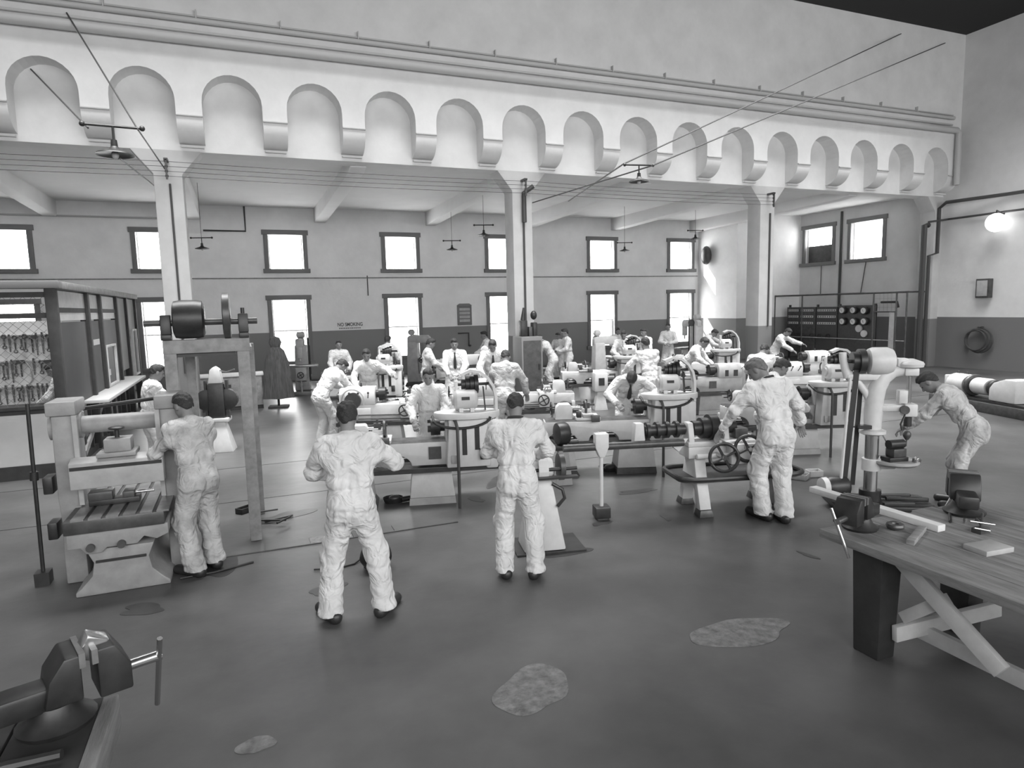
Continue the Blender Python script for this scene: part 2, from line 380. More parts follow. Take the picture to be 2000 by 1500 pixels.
def make_lathe(label, org, th, L=2.0, motor=True, body=None, pole=True, seed=0, tail=None, hose=True):
    """engine lathe: x from the headstock end, operator on -y, drive on +y"""
    rnd = random.Random(seed); b = body or M_white
    t = thing('engine_lathe', label, 'lathe', org, th, 'engine lathes on the workshop floor')
    # bed with arched underside
    P = [(0.0, .8), (0.0, .5)]
    def scallop(x0, x1):
        c, r = (x0+x1)/2, (x1-x0)/2
        return [(c-r*math.cos(PI*i/10), .5+.15*math.sin(PI*i/10)) for i in range(11)]
    P += [(.5, .5)]+scallop(1.0, 1.45)+scallop(1.62, L-.03)+[(L, .56), (L, .8)]
    MB().prism(P, 'xz', -.15, .15).build('bed', b, t, bevel=0.008)
    for y in (-.12, -.05, .07, .13): MB().prism([(y-.018, .8), (y+.018, .8), (y, .825)], 'yz', .5, L-.01).build('way', M_msteel, t)
    # chip tray
    mb = MB().box(-.12, L+.04, -.3, .3, .44, .455)
    for q in ((-.12, L+.04, -.31, -.29), (-.12, L+.04, .29, .31), (-.13, -.11, -.3, .3), (L+.03, L+.05, -.3, .3)): mb.box(*q, .44, .50)
    mb.build('chip_tray', M_pan, t)
    MB().frus(.46, 1.04, -.21, .21, 0.09, .5, 1.0, -.18, .18, .44).build('cabinet_leg', b, t, bevel=0.012)
    MB().frus(.45, 1.05, -.22, .22, 0, .46, 1.04, -.21, .21, .09).build('plinth', M_grey if rnd.random() < .5 else M_iron, t)
    MB().frus(L-.46, L-.26, -.2, .2, .07, L-.42, L-.28, -.15, .15, .44).build('leg', b, t, bevel=0.01)
    MB().frus(L-.50, L-.22, -.24, .24, 0, L-.46, L-.26, -.2, .2, .07).build('foot', M_iron, t)
    # headstock
    hs = MB().prism([(-.17, .8), (.17, .8), (.17, 1.0), (.10, 1.12), (-.10, 1.12), (-.17, 1.0)], 'yz', .02, .56).build('headstock', b, t, bevel=0.015)
    MB().box(.12, .22, .165, .176, .84, .98).build('cover_plate', M_dark, hs); MB().box(.34, .42, .165, .176, .84, .98).build('cover_plate', M_dark, hs)
    mb = MB().cyl((.56, 0, .98), (.62, 0, .98), .07); mb.cyl((.62, 0, .98), (.74, 0, .98), .12, n=20)
    for k in range(3):
        a = 2.1*k; mb.box(.74, .78, math.cos(a)*.07-.02, math.cos(a)*.07+.02, .98+math.sin(a)*.07-.02, .98+math.sin(a)*.07+.02)
    mb.build('chuck', M_dark, t)
    MB().prism([(-.14, .56), (.14, .56), (.14, 1.0), (.07, 1.1), (-.07, 1.1), (-.14, 1.0)], 'yz', -.09, .02).build('gear_cover', b, t, bevel=0.02)
    # carriage
    cx = .95+rnd.uniform(0, .35)
    ca = MB().box(cx, cx+.36, -.2, .2, .815, .86).build('saddle', b, t, bevel=0.008)
    MB().box(cx+.02, cx+.3, -.27, -.17, .56, .84).build('apron', b, ca, bevel=0.01)
    MB().box(cx+.1, cx+.26, -.22, .2, .86, .91).build('cross_slide', M_grey, ca, bevel=0.006)
    MB().box(cx+.11, cx+.24, -.1, .05, .91, .97).build('compound_rest', b, ca, bevel=0.006)
    mb = MB().box(cx+.13, cx+.22, -.07, .02, .97, 1.05); mb.cyl((cx+.175, -.025, 1.05), (cx+.175, -.025, 1.10), .015); mb.box(cx+.05, cx+.3, -.06, -.03, 1.0, 1.03)
    mb.build('tool_post', M_iron, ca)
    MB().wheel((cx+.1, -.3, .7), (0, -1, 0), .1).build('handwheel', M_dark, ca)
    MB().wheel((cx+.18, -.25, .89), (0, -1, 0), .06, .008, 3).build('crank', M_steel, ca)
    MB().box(cx+.02, cx+.14, .2, .26, .8, .9).build('taper_bracket', M_iron, ca, bevel=0.005)
    # tailstock
    tx = L-.42 if tail is None else tail
    ts = MB().prism([(tx, .82), (tx+.26, .82), (tx+.24, 1.0), (tx+.2, 1.05), (tx+.04, 1.05), (tx, 1.0)], 'xz', -.09, .09).build('tailstock', b, t, bevel=0.015)
    MB().cyl((tx-.12, 0, .98), (tx+.02, 0, .98), .03).build('quill', M_steel, ts); MB().wheel((tx+.31, 0, .98), (1, 0, 0), .09).build('handwheel', M_dark, ts)
    # screws along the front of the bed
    MB().cyl((.0, -.2, .62), (L, -.2, .62), .017, n=8).build('lead_screw', M_steel, t); MB().cyl((.0, -.2, .55), (L, -.2, .55), .013, n=8).build('feed_rod', M_steel, t)
    MB().box(L-.06, L, -.24, -.14, .52, .66).build('screw_bracket', b, t, bevel=0.006)
    MB().box(.05, .48, -.2, -.15, .52, .74).build('quick_change_box', b, t, bevel=0.01)
    if motor:
        # rear pillar with slots, carrying the motor platform
        pi = MB().prism([(.0, .5), (.56, .5), (.52, 1.12), (.04, 1.12)], 'xz', .17, .38).build('motor_pillar', b, t, bevel=0.02)
        MB().box(.14, .2, .375, .386, .72, 1.02).build('slot', M_dark, pi); MB().box(.3, .36, .375, .386, .66, 1.02).build('slot', M_dark, pi)
        MB().box(-.1, .06, .14, .34, .46, 1.08).build('end_guard', b, t, bevel=0.03)
        el = [(.28+.42*math.cos(2*PI*i/28), .24+.22*math.sin(2*PI*i/28)) for i in range(28)]
        MB().prism(el, 'xy', 1.12, 1.2).build('motor_platform', b, t, bevel=0.01)
        mt = MB().revolve([(.05, 0), (.1, .01), (.125, .04), (.125, .27), (.1, .3), (.04, .31)], (.14, .27, 1.35), (1, 0, 0), 20).build('motor', M_cream if b is M_white else b, t)
        mb = MB(); [mb.box(x, x+.05, .2, .34, 1.19, 1.25) for x in (.19, .33)]; mb.build('motor_foot', b, mt)
        MB().box(.06, .14, .375, .43, .6, .74).build('starter_box', M_dark, pi, bevel=0.008); MB().box(.4, .5, .375, .41, .56, .66).build('cover_plate', M_grey, pi, bevel=0.005)
        MB().box(.25, .35, .387, .4, 1.36, 1.40).build('name_plate', M_dark, mt); MB().cyl((.44, .27, 1.35), (.47, .27, 1.35), .07).build('end_bell', M_grey, mt)
        mb = MB(); [mb.cyl((.12+.055*k, .15, 1.53), (.17+.055*k, .15, 1.53), .12-.018*k, n=18) for k in range(4)]; mb.cyl((-.02, .15, 1.53), (.42, .15, 1.53), .02, n=8)
        mb.build('cone_pulley', M_dark, t)
        MB().box(.38, .42, .1, .2, 1.2, 1.58).build('bearing_bracket', b, t, bevel=0.008)
        pts = [(.30, 0, 1.69), (.18, 0, 1.72)]+arc_pts(.12, 1.44, .28, 80, 15, 8)[::-1][::-1]
        pts = [(.34, 0, 1.66), (.22, 0, 1.71), (.1, 0, 1.69), (.0, 0, 1.61), (-.07, 0, 1.5), (-.1, 0, 1.36), (-.1, 0, 1.2), (-.1, 0, 1.06)]
        band(MB(), pts, .12, .035, .2).build('belt_guard', b, t)
        MB().beam((.02, .2, .9), (.06, .2, 1.5), .07, .012, (1, 0, 0)).build('drive_belt', M_rubber, t)
        if hose: MB().tube([(.72-.0*i, .3, 1.16) if i == 0 else (.36+.36*math.cos(PI*i/12), .42, 1.14-.13*math.sin(PI*i/12)) for i in range(13)], .017, 8).build('cable_hose', M_rubber, t)
    # levers, gears and small fittings
    for k, x in enumerate((.14, .28, .44)): lv = MB(); lv.cyl((x, -.18, .93), (x+.02*(k-1), -.25, 1.02), .009, n=6); lv.ell((x+.02*(k-1), -.255, 1.03), .02, 8, 6); lv.build('speed_lever', M_dark, hs)
    mb = MB(); mb.cyl((-.13, .0, .94), (-.09, .0, .94), .075, n=18); mb.cyl((-.13, -.02, .78), (-.09, -.02, .78), .085, n=18); mb.cyl((-.13, .04, .64), (-.09, .04, .64), .06, n=18); mb.build('change_gears', M_iron, t)
    MB().box(.62, .78, .15, .17, .58, .74).build('cover_plate', M_iron, t); MB().box(cx+.28, cx+.35, .1, .19, .86, .95).build('steady_block', M_dark, ca, bevel=0.006)
    mb = MB(); [mb.ell((rnd.uniform(.1, L-.1), rnd.uniform(.17, .27)*rnd.choice((-1, 1)), .465), (rnd.uniform(.03, .09), rnd.uniform(.02, .05), rnd.uniform(.015, .04)), 8, 5) for k in range(16)]; sw = mb.build('swarf', M_dark, t); sw['kind'] = 'stuff'
    mb = MB(); sx_ = L-.62 if tail is None else .9; mb.torus((sx_, 0, .98), (1, 0, 0), .1, .018, 18, 6); mb.box(sx_-.03, sx_+.03, -.1, .1, .82, .88); mb.build('steady_rest', M_iron, t)
    MB().tube([(.05, .19, 1.0), (.0, .22, 1.06), (-.06, .2, .9)], .01, 6).build('oil_pipe', M_dark, t); MB().cyl((.3, -.02, 1.12), (.3, -.02, 1.19), .02, .012, n=10).build('oil_cup', M_dark, t)
    if pole: MB().tube([(.42, .46, 0.0), (.42, .46, 1.02), (.44, .43, 1.1), (.46, .38, 1.13)], .02, 8).build('supply_conduit', M_conduit, t)
    return t
def origin_from(px, py, z, th, lx, ly):
    """base point of a machine whose local point (lx, ly, z) stands on the sight line px,py"""
    p = at(px, py, z=z); ex, ey = rot2(th); q = p-ex*lx-ey*ly; return (q.x, q.y, 0)
R = math.radians
make_lathe('white lathe seen from its drive side, bright square cabinet leg, behind the widest-standing man', origin_from(846, 985, 0, R(166), .75, .22), R(166), 1.95, seed=1)
make_lathe('white lathe over which a man with his head down leans, behind the pole stand', origin_from(1244, 925, 0, R(160), .75, .22), R(160), 2.1, seed=2)
make_lathe('cream lathe with motor on top beside the drill press, its black tray empty', origin_from(1568, 888, 0, R(160), .75, .22), R(160), 2.0, body=M_cream, seed=3)
make_lathe('white lathe with motor where a man facing the camera rests his arm', origin_from(751, 702, 1.35, R(163), .28, .3), R(163), 1.9, seed=4)
make_lathe('lathe with rounded motor in front of the far right-hand tall window', origin_from(1230, 683, 1.35, R(163), .28, .3), R(163), 2.0, body=M_cream, seed=5, pole=False)
make_lathe('lathe with motor and guard beside the dado-painted column', origin_from(1419, 671, 1.35, R(160), .28, .3), R(160), 1.8, body=M_cream, seed=6, pole=False)
make_lathe('lathe seen from the operator side with a hoop guard, a bending man at its headstock', origin_from(672, 792, .8, R(-20), 0, -.15), R(-20), 2.0, motor=False, pole=False, seed=7)
make_lathe('lathe seen from the operator side in front of the dark cabinet on the middle column', origin_from(1122, 768, .8, R(-20), 2.0, -.15), R(-20), 2.0, motor=False, pole=False, seed=8)
make_lathe('grey lathe without a motor, large drum chuck, left of the dado-painted column', origin_from(1450, 737, .8, R(165), 0, .15), R(165), 2.0, motor=False, body=M_grey, pole=False, seed=9)
make_lathe('lathe with long bare bed between the man with turned-up collar and the switchboard', origin_from(1520, 736, .8, R(-20), 0, -.15), R(-20), 1.7, motor=False, pole=False, seed=10)
make_lathe('small lathe near the switchboard worked by the man stretching out his arm', origin_from(1612, 690, 1.05, R(165), 0.1, .15), R(165), 1.9, motor=False, body=M_white, pole=False, seed=11)
make_lathe('lathe below the notice board in front of the man with the dark tie', origin_from(858, 724, .8, R(-22), 0, -.15), R(-22), 1.75, motor=False, body=M_grey, pole=False, seed=12)
# hoop guard over the headstock of the operator-side lathe
o_ = origin_from(690, 800, .8, R(-20), 0, 0)
t = thing('belt_hoop', 'round hooped belt guard beside the bending man', 'guard', (o_[0], o_[1], 0), R(-20))
band(MB(), arc_pts(0, .95, .2, -20, 200, 16), .1, .02, 0).build('hoop', M_cream, t); MB().cyl((0, -.04, .95), (0, .04, .95), .14, n=20).build('pulley', M_iron, t)
MB().box(-.03, .03, -.04, .04, 0, .8).build('post', M_cream, t); MB().box(-.15, .15, -.12, .12, 0, .05).build('base', M_iron, t)

def milling_machine(label, org, th, h=1.6, b=M_grey, belt=True, cat='milling machine', nm='milling_machine'):
    t = thing(nm, label, cat, org, th)
    MB().frus(-.3, .3, -.35, .45, 0, -.26, .26, -.3, .4, .12).build('base', M_iron, t, bevel=0.01)
    MB().frus(-.22, .22, 0, .4, .12, -.17, .17, .05, .36, h-.25).build('column', b, t, bevel=0.03)
    kn = MB().prism([(-.35, .45), (0, .38), (0, .85), (-.35, .85)], 'yz', -.14, .14).build('knee', b, t, bevel=0.015)
    MB().cyl((0, -.28, .1), (0, -.28, .46), .035).build('elevating_screw', M_steel, kn)
    tb = MB().box(-.5, .5, -.34, -.08, .85, .92).build('work_table', M_msteel, t, bevel=0.006)
    for y in (-.27, -.21, -.15): MB().box(-.5, .5, y-.008, y+.008, .915, .9215).build('slot', M_dark, tb)
    MB().wheel((-.58, -.21, .88), (-1, 0, 0), .08).build('handwheel', M_dark, t); MB().wheel((0, -.4, .62), (0, -1, 0), .09).build('handwheel', M_dark, t)
    MB().prism([(-.38, h-.3), (.38, h-.3), (.38, h-.12), (.3, h-.05), (-.3, h-.05), (-.38, h-.12)], 'yz', -.1, .1).build('overarm', b, t, bevel=0.02)
    MB().box(-.07, .07, -.4, -.25, h-.62, h-.28).build('spindle_head', b, t, bevel=0.02); MB().cyl((0, -.32, h-.75), (0, -.32, h-.6), .03).build('spindle', M_steel, t)
    MB().revolve([(.03, 0), (.09, .02), (.1, .05), (.1, .2), (.08, .24), (.03, .25)], (-.12, .25, h+.05), (1, 0, 0), 16).build('motor', b, t)
    if belt:
        mb = MB(); mb.cyl((.2, .2, h-.15), (.26, .2, h-.15), .12, n=18); mb.cyl((.2, .2, .5), (.26, .2, .5), .1, n=18); mb.build('pulley_pair', M_dark, t)
        mb = MB(); mb.box(.205, .255, .09, .1, .5, h-.15); mb.box(.205, .255, .3, .31, .5, h-.15); mb.build('drive_belt', M_rubber, t)
    return t
milling_machine('grey milling machine silhouetted against the tall window nearest the draped coat', origin_from(592, 770, 0, R(-10), 0, 0), R(-10), 1.75)
milling_machine('upright milling machine with dark belt left of the man standing in profile', origin_from(822, 752, 0, R(60), 0, 0), R(60), 1.7, M_grey)
milling_machine('pale milling machine with long black belt left of the middle column', origin_from(930, 800, 0, R(-110), 0, 0), R(-110), 1.42, M_cream)
milling_machine('white vertical milling machine in the far right corner by the last tall window', origin_from(1350, 728, 0, R(190), 0, 0), R(190), 1.95, M_white)
milling_machine('machine with curved white guard standing against the bright tall window right of the middle column', origin_from(1182, 755, 0, R(80), 0, 0), R(80), 1.6, M_cream)
# end box on a leg, beside the leaning man
o_ = at(1172, 800, z=0)
t = thing('gear_box_stand', 'white gear box with square dark opening on a short stand', 'machine', (o_.x, o_.y, 0), R(-15))
MB().frus(-.16, .16, -.14, .14, 0, -.08, .08, -.08, .08, .45).build('stand', M_white, t, bevel=0.01)
gb = MB().box(-.16, .16, -.16, .16, .45, .9).build('gear_box', M_white, t, bevel=0.03); MB().box(-.07, .07, -.172, -.158, .6, .78).build('opening', M_dark, gb)
MB().cyl((.16, 0, .74), (.34, 0, .74), .08).build('shaft', M_iron, t)

# ---- the gear-cutting lathe at front right (open headstock, splayed legs)
def old_lathe():
    th = R(-14)
    t = thing('cone_pulley_lathe', 'white splay-legged lathe with black cone pulley and two large handwheels', 'lathe', origin_from(1375, 1010, 0, th, .0, -.32), th, 'engine lathes on the workshop floor')
    for x in (0.0, .95):
        lg = MB()
        lg.prism([(-.34, .05), (-.2, .05), (-.16, .28), (-.06, .36), (.06, .36), (.16, .28), (.2, .05), (.34, .05), (.2, .45), (.14, .68), (-.14, .68), (-.2, .45)], 'yz', x-.05, x+.09)
        lg.build('leg', M_white, t, bevel=0.012)
        for y in (-.27, .27): MB().frus(x-.07, x+.11, y-.09, y+.09, 0, x-.05, x+.09, y-.07, y+.07, .09).build('foot', M_iron, t, bevel=0.01)
    mb = MB()
    el = []
    for i in range(36):
        a = 2*PI*i/36; el.append((.5+.78*max(-1, min(1, 1.25*math.cos(a))), .36*max(-1, min(1, 1.25*math.sin(a)))))
    mb.prism(el, 'xy', .42, .435); mb.tube([(x, y, .46) for x, y in el], .028, 8, True); mb.build('chip_tray', M_pan, t)
    MB().prism([(-.12, .66), (1.2, .66), (1.2, .8), (-.12, .8)], 'xz', -.15, .15).build('bed', M_white, t, bevel=0.012)
    for y in (-.1, .1): MB().box(-.1, 1.19, y-.025, y+.025, .8, .82).build('way', M_msteel, t)
    hs = MB().prism([(-.12, .8), (.42, .8), (.42, .86), (-.12, .86)], 'xz', -.14, .14).build('headstock', M_white, t, bevel=0.01)
    for x in (-.1, .34): MB().prism([(-.12, .84), (.12, .84), (.09, 1.0), (.06, 1.08), (-.06, 1.08), (-.09, 1.0)], 'yz', x, x+.07).build('bearing', M_white, hs, bevel=0.012)
    mb = MB()
    for k in range(3): mb.cyl((-.02+.1*k, 0, 1.0), (.08+.1*k, 0, 1.0), .09+.035*k, n=24)
    mb.build('cone_pulley', M_dark, t)
    MB().cyl((-.62, 0, 1.0), (.5, 0, 1.0), .035).build('spindle', M_iron, t)
    mb = MB(); mb.cyl((-.62, 0, 1.0), (-.12, 0, 1.0), .07, n=18); [mb.cyl((-.6+.12*k, 0, 1.0), (-.56+.12*k, 0, 1.0), .1, n=18) for k in range(4)]
    mb.build('work_mandrel', M_dark, t)
    MB().cyl((.41, 0, 1.0), (.52, 0, 1.0), .08, n=18).build('face_chuck', M_dark, t)
    MB().prism([(-.76, .86), (-.62, .86), (-.63, .98), (-.64, 1.1), (-.74, 1.1), (-.75, .98)], 'xz', -.06, .06).build('outboard_bearing', M_white, t, bevel=0.01)
    sd = MB().box(.3, .8, -.24, .2, .815, .87).build('saddle', M_white, t, bevel=0.01)
    MB().box(.34, .76, -.3, -.16, .6, .84).build('apron', M_white, sd, bevel=0.015)
    MB().wheel((.2, -.40, .72), (-.3, -1, .1), .16, .02, 4).build('handwheel', M_dark, t); MB().wheel((.52, -.36, .8), (-.3, -1, .1), .15, .02, 4).build('handwheel', M_dark, t)
    for x, z in ((.2, .72), (.52, .8)): MB().cyl((x, -.42, z), (x, -.2, z), .025).build('shaft', M_steel, t)
    MB().box(.48, .64, -.12, .08, .87, .99).build('tool_rest', M_iron, t, bevel=0.006)
    mb = MB(); [mb.box(.86+.07*k, .92+.07*k, -.1, .1, .82, .93+.03*(k % 2)) for k in range(4)]; mb.build('back_gear', M_iron, t)
    MB().prism([(1.0, .8), (1.2, .8), (1.18, 1.06), (1.04, 1.06)], 'xz', -.09, .09).build('tailstock', M_white, t, bevel=0.01)
    MB().prism([(-.4, .9), (-.1, .9), (-.22, .74)], 'xz', -.1, -.02).build('bracket', M_white, t, bevel=0.008)
    MB().cyl((-.05, -.22, .7), (.36, -.22, .7), .03).build('feed_shaft', M_white, t)
old_lathe()
# long bar through the spindle, held by a pole stand
bar0 = at(1112, 868, y=6.9); bar1 = at(1320, 861, y=6.55)
s_ = at(1175, 1012, z=0)
t = thing('bar_support_stand', 'white pole stand with black block foot holding up a long bar', 'stand', (s_.x, s_.y, 0), R(-15))
MB().cyl((0, 0, .12), (0, 0, .78), .024, n=12).build('pole', M_white, t); MB().box(-.09, .09, -.09, .09, .02, .15).build('foot_block', M_dark, t, bevel=0.01); MB().box(-.06, .06, -.06, .06, 0, .02).build('pad', M_iron, t)
MB().prism([(-.03, .74), (.03, .74), (.08, .86), (.08, 1.02), (-.08, 1.02), (-.08, .86)], 'xz', -.06, .06).build('clamp_head', M_white, t, bevel=0.012)
ex, ey = rot2(R(-15))
b0 = V(s_.x, s_.y, .86)-ex*.45; b1 = V(s_.x, s_.y, .86)+ex*1.0
tag(MB().cyl(b0, b1, .045, n=14).build('long_bar', M_iron), 'long dark round bar resting in the pole stand', 'bar')

# ---- planer-type milling machine on the left
def planer():
    g = at(243, 1155, z=0); x0, y0 = g.x, g.y
    t = thing('planing_machine', 'grey planing machine with slotted table and round top cross shaft, at left', 'planing machine', (x0, y0, 0), 0)
    pr = [(-.38, 0), (.38, 0), (.38, .04), (.33, .08), (.24, .18), (.22, .3), (.27, .42), (-.27, .42), (-.22, .3), (-.24, .18), (-.33, .08), (-.38, .04)]
    MB().prism(pr, 'xz', .02, 1.75).build('pedestal', M_planer, t, bevel=0.01)
    MB().box(-.2, .2, 0, .03, .30, .32).build('slot', M_dark, t)
    ap = [(-.4, .6), (.4, .6), (.4, .5), (.3, .46), (.2, .5), (.14, .44), (-.1, .44), (-.14, .4), (-.26, .4), (-.3, .46), (-.4, .46)]
    MB().prism(ap, 'xz', -.02, 1.8).build('apron', M_planer, t, bevel=0.008)
    for x in (-.22, .02): MB().cyl((x, -.06, .46), (x, .0, .46), .035).build('lug', M_iron, t)
    tb = MB().box(-.41, .38, -.06, 1.7, .6, .72).build('work_table', M_iron, t, bevel=0.008)
    for k in range(6):
        x = -.36+.134*k; MB().box(x+.012, x+.112, -.062, 1.7, .718, .735).build('table_strip', M_msteel, tb)
    # side housings
    for sx in (-1, 1):
        x = sx*.44
        h = 1.6
        hs = MB().prism([(.42, .0), (.84, 0), (.84, .6), (.82, 1.1), (.8, h), (.44, h), (.42, .8), (.48, .55), (.42, .3)], 'yz', x-.09, x+.09).build('housing', M_planer, t, bevel=0.015)
        MB().box(x-.12, x+.12, .4, .82, h, h+.13).build('housing_cap', M_planer, hs, bevel=0.015)
        MB().box(x-sx*.1-.02, x-sx*.1+.02, .4, .44, .75, h).build('guide_way', M_grey, hs)
    MB().cyl((-.54, .6, 1.48), (.56, .6, 1.48), .085, n=20).build('cross_shaft', M_planer, t)
    for x in (-.44, .44): MB().cyl((x-.13, .6, 1.48), (x+.13, .6, 1.48), .125, n=20).build('shaft_collar', M_planer, t)
    cr = MB().prism([(.2, .94), (.38, .94), (.38, 1.18), (.32, 1.22), (.2, 1.18)], 'yz', -.38, .38).build('cross_rail', M_grey, t, bevel=0.01)
    MB().box(-.37, .37, .19, .2, 1.12, 1.15).build('rail_edge', M_dark, cr)
    sd = MB().box(-.16, .16, .22, .5, 1.21, 1.25).build('tool_slide', M_planer, t, bevel=0.006); MB().box(-.1, .12, .26, .46, 1.25, 1.37).build('slide_block', M_planer, sd, bevel=0.008)
    MB().cyl((0.0, .36, 1.37), (0.0, .36, 1.44), .02).build('wheel_stem', M_dark, sd); mb = MB(); mb.ell((0, .36, 1.46), (.07, .07, .02)); mb.build('handwheel', M_dark, sd)
    MB().tube([(-.74, .55, .12), (-.72, .55, 1.72)], .018, 8).build('feed_rod', M_dark, t); MB().box(-.80, -.68, .48, .62, .0, .12).build('rod_foot', M_dark, t); MB().cyl((-.73, .55, 1.0), (-.725, .55, 1.08), .035).build('rod_collar', M_dark, t)
    for z in (.42, .86): MB().box(-.66, -.58, .5, .7, z, z+.16).build('gear_bracket', M_dark, t, bevel=0.01)
    MB().cyl((-.4, .85, 1.6), (.5, .85, 1.68), .02, n=8).build('shifter_bar', M_dark, t); MB().cyl((-.4, .85, 1.3), (-.4, .85, 1.62), .03, n=8).build('shifter_post', M_iron, t)
    # vice on the table
    v = thing('machine_vice', 'dark machine vice bolted on the slotted planer table', 'vice', (x0-.08, y0+.42, .735), 0)
    MB().box(-.2, .22, -.07, .07, 0, .05).build('base', M_dark, v, bevel=0.006); MB().box(-.2, .0, -.08, .08, .05, .13).build('fixed_jaw', M_iron, v, bevel=0.008)
    MB().box(.08, .18, -.08, .08, .05, .11).build('moving_jaw', M_iron, v, bevel=0.008); MB().cyl((.18, 0, .08), (.34, 0, .08), .016).build('screw', M_steel, v)
planer()
# ---- countershaft frame behind it
def shaft_frame():
    p = at(505, 1052, z=0); q = at(338, 985, z=0)
    t = thing('countershaft_frame', 'tall weathered timber frame carrying a black drum pulley on a shaft', 'frame', (p.x, p.y, 0), 0)
    w = -.72
    MB().beam((-.02, 0, 0), (-.02, 0, 2.12), .12, .12).build('post', M_frosty, t, bevel=0.006); MB().beam((w, 0, 0), (w, 0, 2.12), .12, .12).build('post', M_frosty, t, bevel=0.006)
    MB().beam((w+.12, 1.0, 0), (w+.12, .9, 2.06), .1, .1).build('post', M_frosty, t, bevel=0.006); MB().beam((.05, 1.0, 0), (.05, .9, 2.06), .1, .1).build('post', M_frosty, t, bevel=0.006)
    MB().box(w-.06, .05, -.07, .07, 2.1, 2.24).build('top_rail', M_frosty, t, bevel=0.006); MB().box(w, .1, .85, .97, 2.04, 2.14).build('top_rail', M_frosty, t, bevel=0.006)
    for x in (w+.02, 0.02): MB().box(x-.05, x+.05, .05, .9, 2.06, 2.14).build('side_rail', M_frosty, t, bevel=0.006)
    MB().box(w+.06, -.1, -.02, .02, 2.06, 2.1).build('steel_strip', M_dark, t)
    MB().cyl((w-.22, 0, 2.42), (.14, 0, 2.42), .035, n=14).build('shaft', M_iron, t)
    MB().revolve([(.15, 0), (.19, .015), (.2, .08), (.2, .22), (.19, .28), (.15, .3)], (w+.05, 0, 2.45), (1, 0, 0), 28).build('drum_pulley', M_dark, t)
    MB().revolve([(.2, 0), (.24, .01), (.24, .07), (.2, .08)], (-.2, 0, 2.48), (1, 0, 0), 28).build('flat_pulley', M_iron, t)
    for x in (w-.02, .0):
        bm_ = MB(); bm_.box(x-.05, x+.05, -.09, .09, 2.24, 2.3); bm_.prism([(-.07, 2.3), (.07, 2.3), (.05, 2.5), (-.05, 2.5)], 'yz', x-.05, x+.05); bm_.build('bearing', M_dark, t, bevel=0.01)
    MB().cyl((0, 0, 2.5), (0, 0, 2.56), .02).build('oil_cup', M_dark, t)
shaft_frame()
# machine with twin black motors seen through the frame, on a white tripod foot
o_ = at(432, 880, z=0)
t = thing('belt_grinder', 'dark belt-driven grinder on a white base seen through the timber frame', 'grinder', (o_.x, o_.y, 0), R(-10))
MB().frus(-.25, .25, -.2, .2, 0, -.12, .12, -.1, .1, .55).build('base', M_white, t, bevel=0.01); MB().box(-.2, .2, -.15, .15, .55, .62).build('bed_plate', M_white, t, bevel=0.01)
for x in (-.17, .17): MB().revolve([(.1, 0), (.19, .02), (.19, .14), (.1, .16)], (x, -.08, .95), (0, 1, 0), 24).build('wheel', M_dark, t)
MB().box(-.14, .14, -.12, .12, .62, 1.25).build('gear_case', M_dark, t, bevel=0.03); MB().box(-.2, -.16, -.06, .06, .6, 1.3).build('frame_arm', M_dark, t); MB().box(.16, .2, -.06, .06, .6, 1.3).build('frame_arm', M_dark, t)
MB().prism([(-.12, 1.25), (.12, 1.25), (.08, 1.5), (0, 1.56), (-.08, 1.5)], 'xz', -.1, .1).build('head', M_white, t, bevel=0.02)
MB().tube([(0, 0, 1.5), (.2, -.05, 1.45), (.35, -.1, 1.5)], .012).build('lever', M_steel, t)

